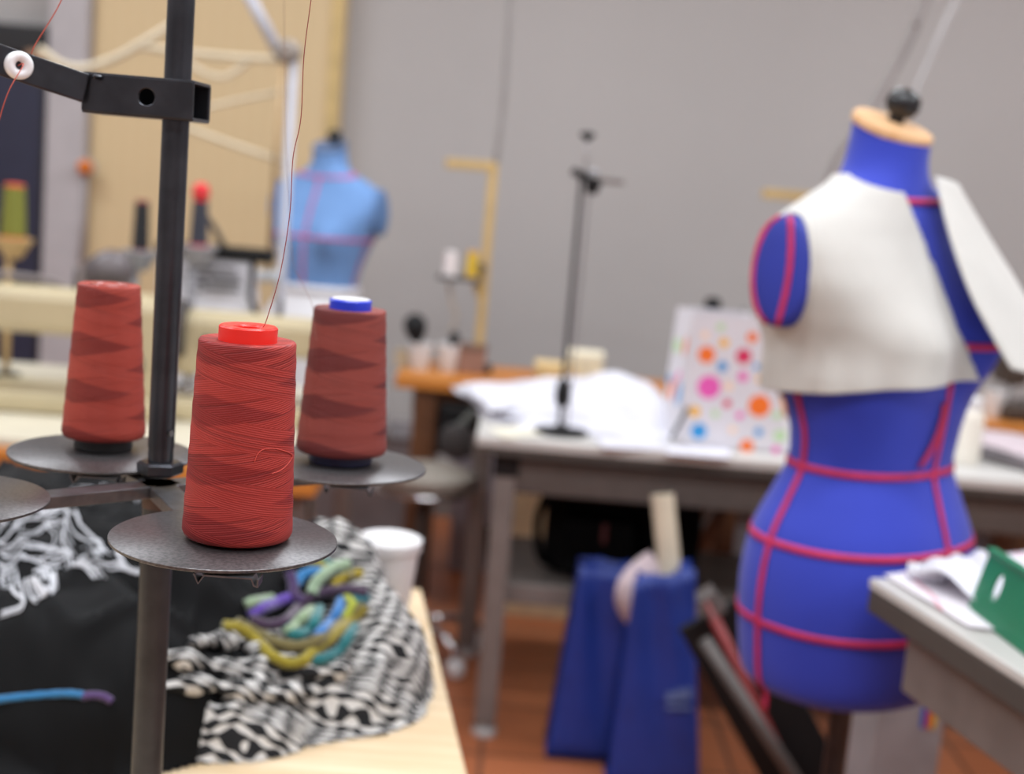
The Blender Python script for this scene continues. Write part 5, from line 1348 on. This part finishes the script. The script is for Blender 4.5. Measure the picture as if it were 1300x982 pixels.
bin_('storage_tub', 'dull grey plastic tub under the bench behind the blue form', 'tub', 905, 640, 4.55, 0.26, 0.3, 0.50, (150, 146, 150))
bin_('storage_tub', 'dark brown plastic tub under the bench right of the bags', 'tub', 1040, 700, 4.6, 0.30, 0.3, 0.34, (56, 42, 36))
bin_('storage_tub', 'slate grey plastic tub under the right end of the bench', 'tub', 1270, 690, 4.55, 0.36, 0.3, 0.34, (118, 118, 128))
# black treadle drive under bench
p = P(592, 540, 4.02); t = thing('machine_drive', 'black sewing machine drive hanging under the wall bench', 'motor', (p.x, 4.02, p.z))
m = MB(); m.box((p.x, 4.02, p.z), (0.17, 0.2, 0.16)); m.build('housing', M_black, t, bev=0.02)
m = MB(); m.box((p.x, 4.03, (p.z+0.08+TBL-0.04)/2), (0.06, 0.12, TBL-0.04-p.z-0.08)); m.build('mounting_block', M_black, t, bev=0.004)
m = MB(); m.bar(P(566, 556, 3.92), P(604, 520, 3.92), 0.02, 0.045, (0, 1, 0)); m.build('belt_guard', mat('guard_grey', (110, 112, 108), 0.5), t, bev=0.004)
m = MB(); m.lathe([(0.05, 0), (0.055, 0.01), (0.055, 0.03), (0.04, 0.035)], (p.x-0.02, 3.925, p.z-0.03), 24, Matrix.Rotation(PI/2, 3, 'X')); m.build('pulley', M_machd, t, 'auto')
# wooden trestle behind the bags and red folding frame
def trestle():
    Y = 3.86; a0 = P(890, 640, Y); t = thing('wooden_trestle', 'brown wooden trestle with crossed legs behind the blue dress form', 'trestle', (a0.x+0.1, Y, 0))
    x0 = a0.x - 0.02; x1 = x0+0.5
    m = MB(); m.bar((x0-0.06, Y, 0.48), (x1+0.06, Y, 0.48), 0.07, 0.05); m.build('top_rail', M_brown_wood, t, bev=0.004)
    for xx in (x0, x1):
        for s in (-1, 1):
            m = MB(); m.bar((xx-0.10*s, Y+0.03*s, 0.003), (xx+0.10*s, Y+0.03*s, 0.47), 0.04, 0.05, (0, 1, 0)); m.build('leg', M_brown_wood, t, bev=0.003)
    m = MB(); m.bar((x0-0.04, Y, 0.22), (x1+0.04, Y, 0.22), 0.03, 0.05); m.build('stretcher', M_brown_wood, t, bev=0.003)
trestle()
def red_frame():
    Y = 2.62; t0 = P(898, 770, Y); t = thing('folding_stool', 'folded stool with a dark red tube and grey tube beside the blue bag', 'stool', (P(950, 880, Y).x, Y, 0))
    def ext(a, b, z):
        d = b-a; return a + d*((z-a.z)/d.z)
    a, b = P(896, 762, Y), P(952, 878, Y); m = MB(); m.rod(a, ext(a, b, 0.012), 0.011); m.build('frame_tube', mat('dark_red_paint', (128, 34, 36), 0.4, var=0.06), t, True)
    a, b = P(894, 812, Y-0.03), P(940, 882, Y-0.03); m = MB(); m.rod(a, ext(a, b, 0.016), 0.0135); m.build('leg_tube', mat('grey_paint', (92, 86, 84), 0.5, 0.2), t, True)
    c = P(902, 764, Y+0.02); m = MB(); m.box(c, (0.05, 0.06, 0.04), R=Matrix.Rotation(0.9, 3, 'Y')); m.build('hinge', mat('pale_hinge', (112, 106, 106), 0.4, 0.4), t, bev=0.004)
    a, b = P(905, 775, Y+0.05), P(935, 830, Y+0.05); m = MB(); m.bar(ext(a, b, 0.05), a, 0.16, 0.02, (0, 1, 0)); m.build('folded_seat', M_black, t, bev=0.004)
red_frame()
# small printed carton on the floor under the form
c = Q(1150, 985, 0.32); 
def carton():
    Y = 2.30; a, b = P(1118, 878, Y), P(1204, 878, Y); z1 = a.z; w_ = b.x-a.x
    t = thing('carton', 'small white carton with colourful print below the blue dress form', 'box', ((a.x+b.x)/2, Y+0.1, 0))
    m = MB(); m.box(((a.x+b.x)/2, Y+0.1, z1/2+0.001), (w_, 0.2, z1)); m.build('box_body', mat('carton_white', (150, 147, 150), 0.6), t, bev=0.003)
    for k, (u, rgb) in enumerate(((0.68, (52, 90, 190)), (0.76, (206, 70, 60)), (0.84, (226, 180, 60)))):
        m = MB(); m.box((a.x+w_*u, Y-0.001, z1-0.035), (w_*0.07, 0.002, 0.05)); m.build('printed_patch', mat('patch_%d' % rgb[0], rgb, 0.6), t)
carton()
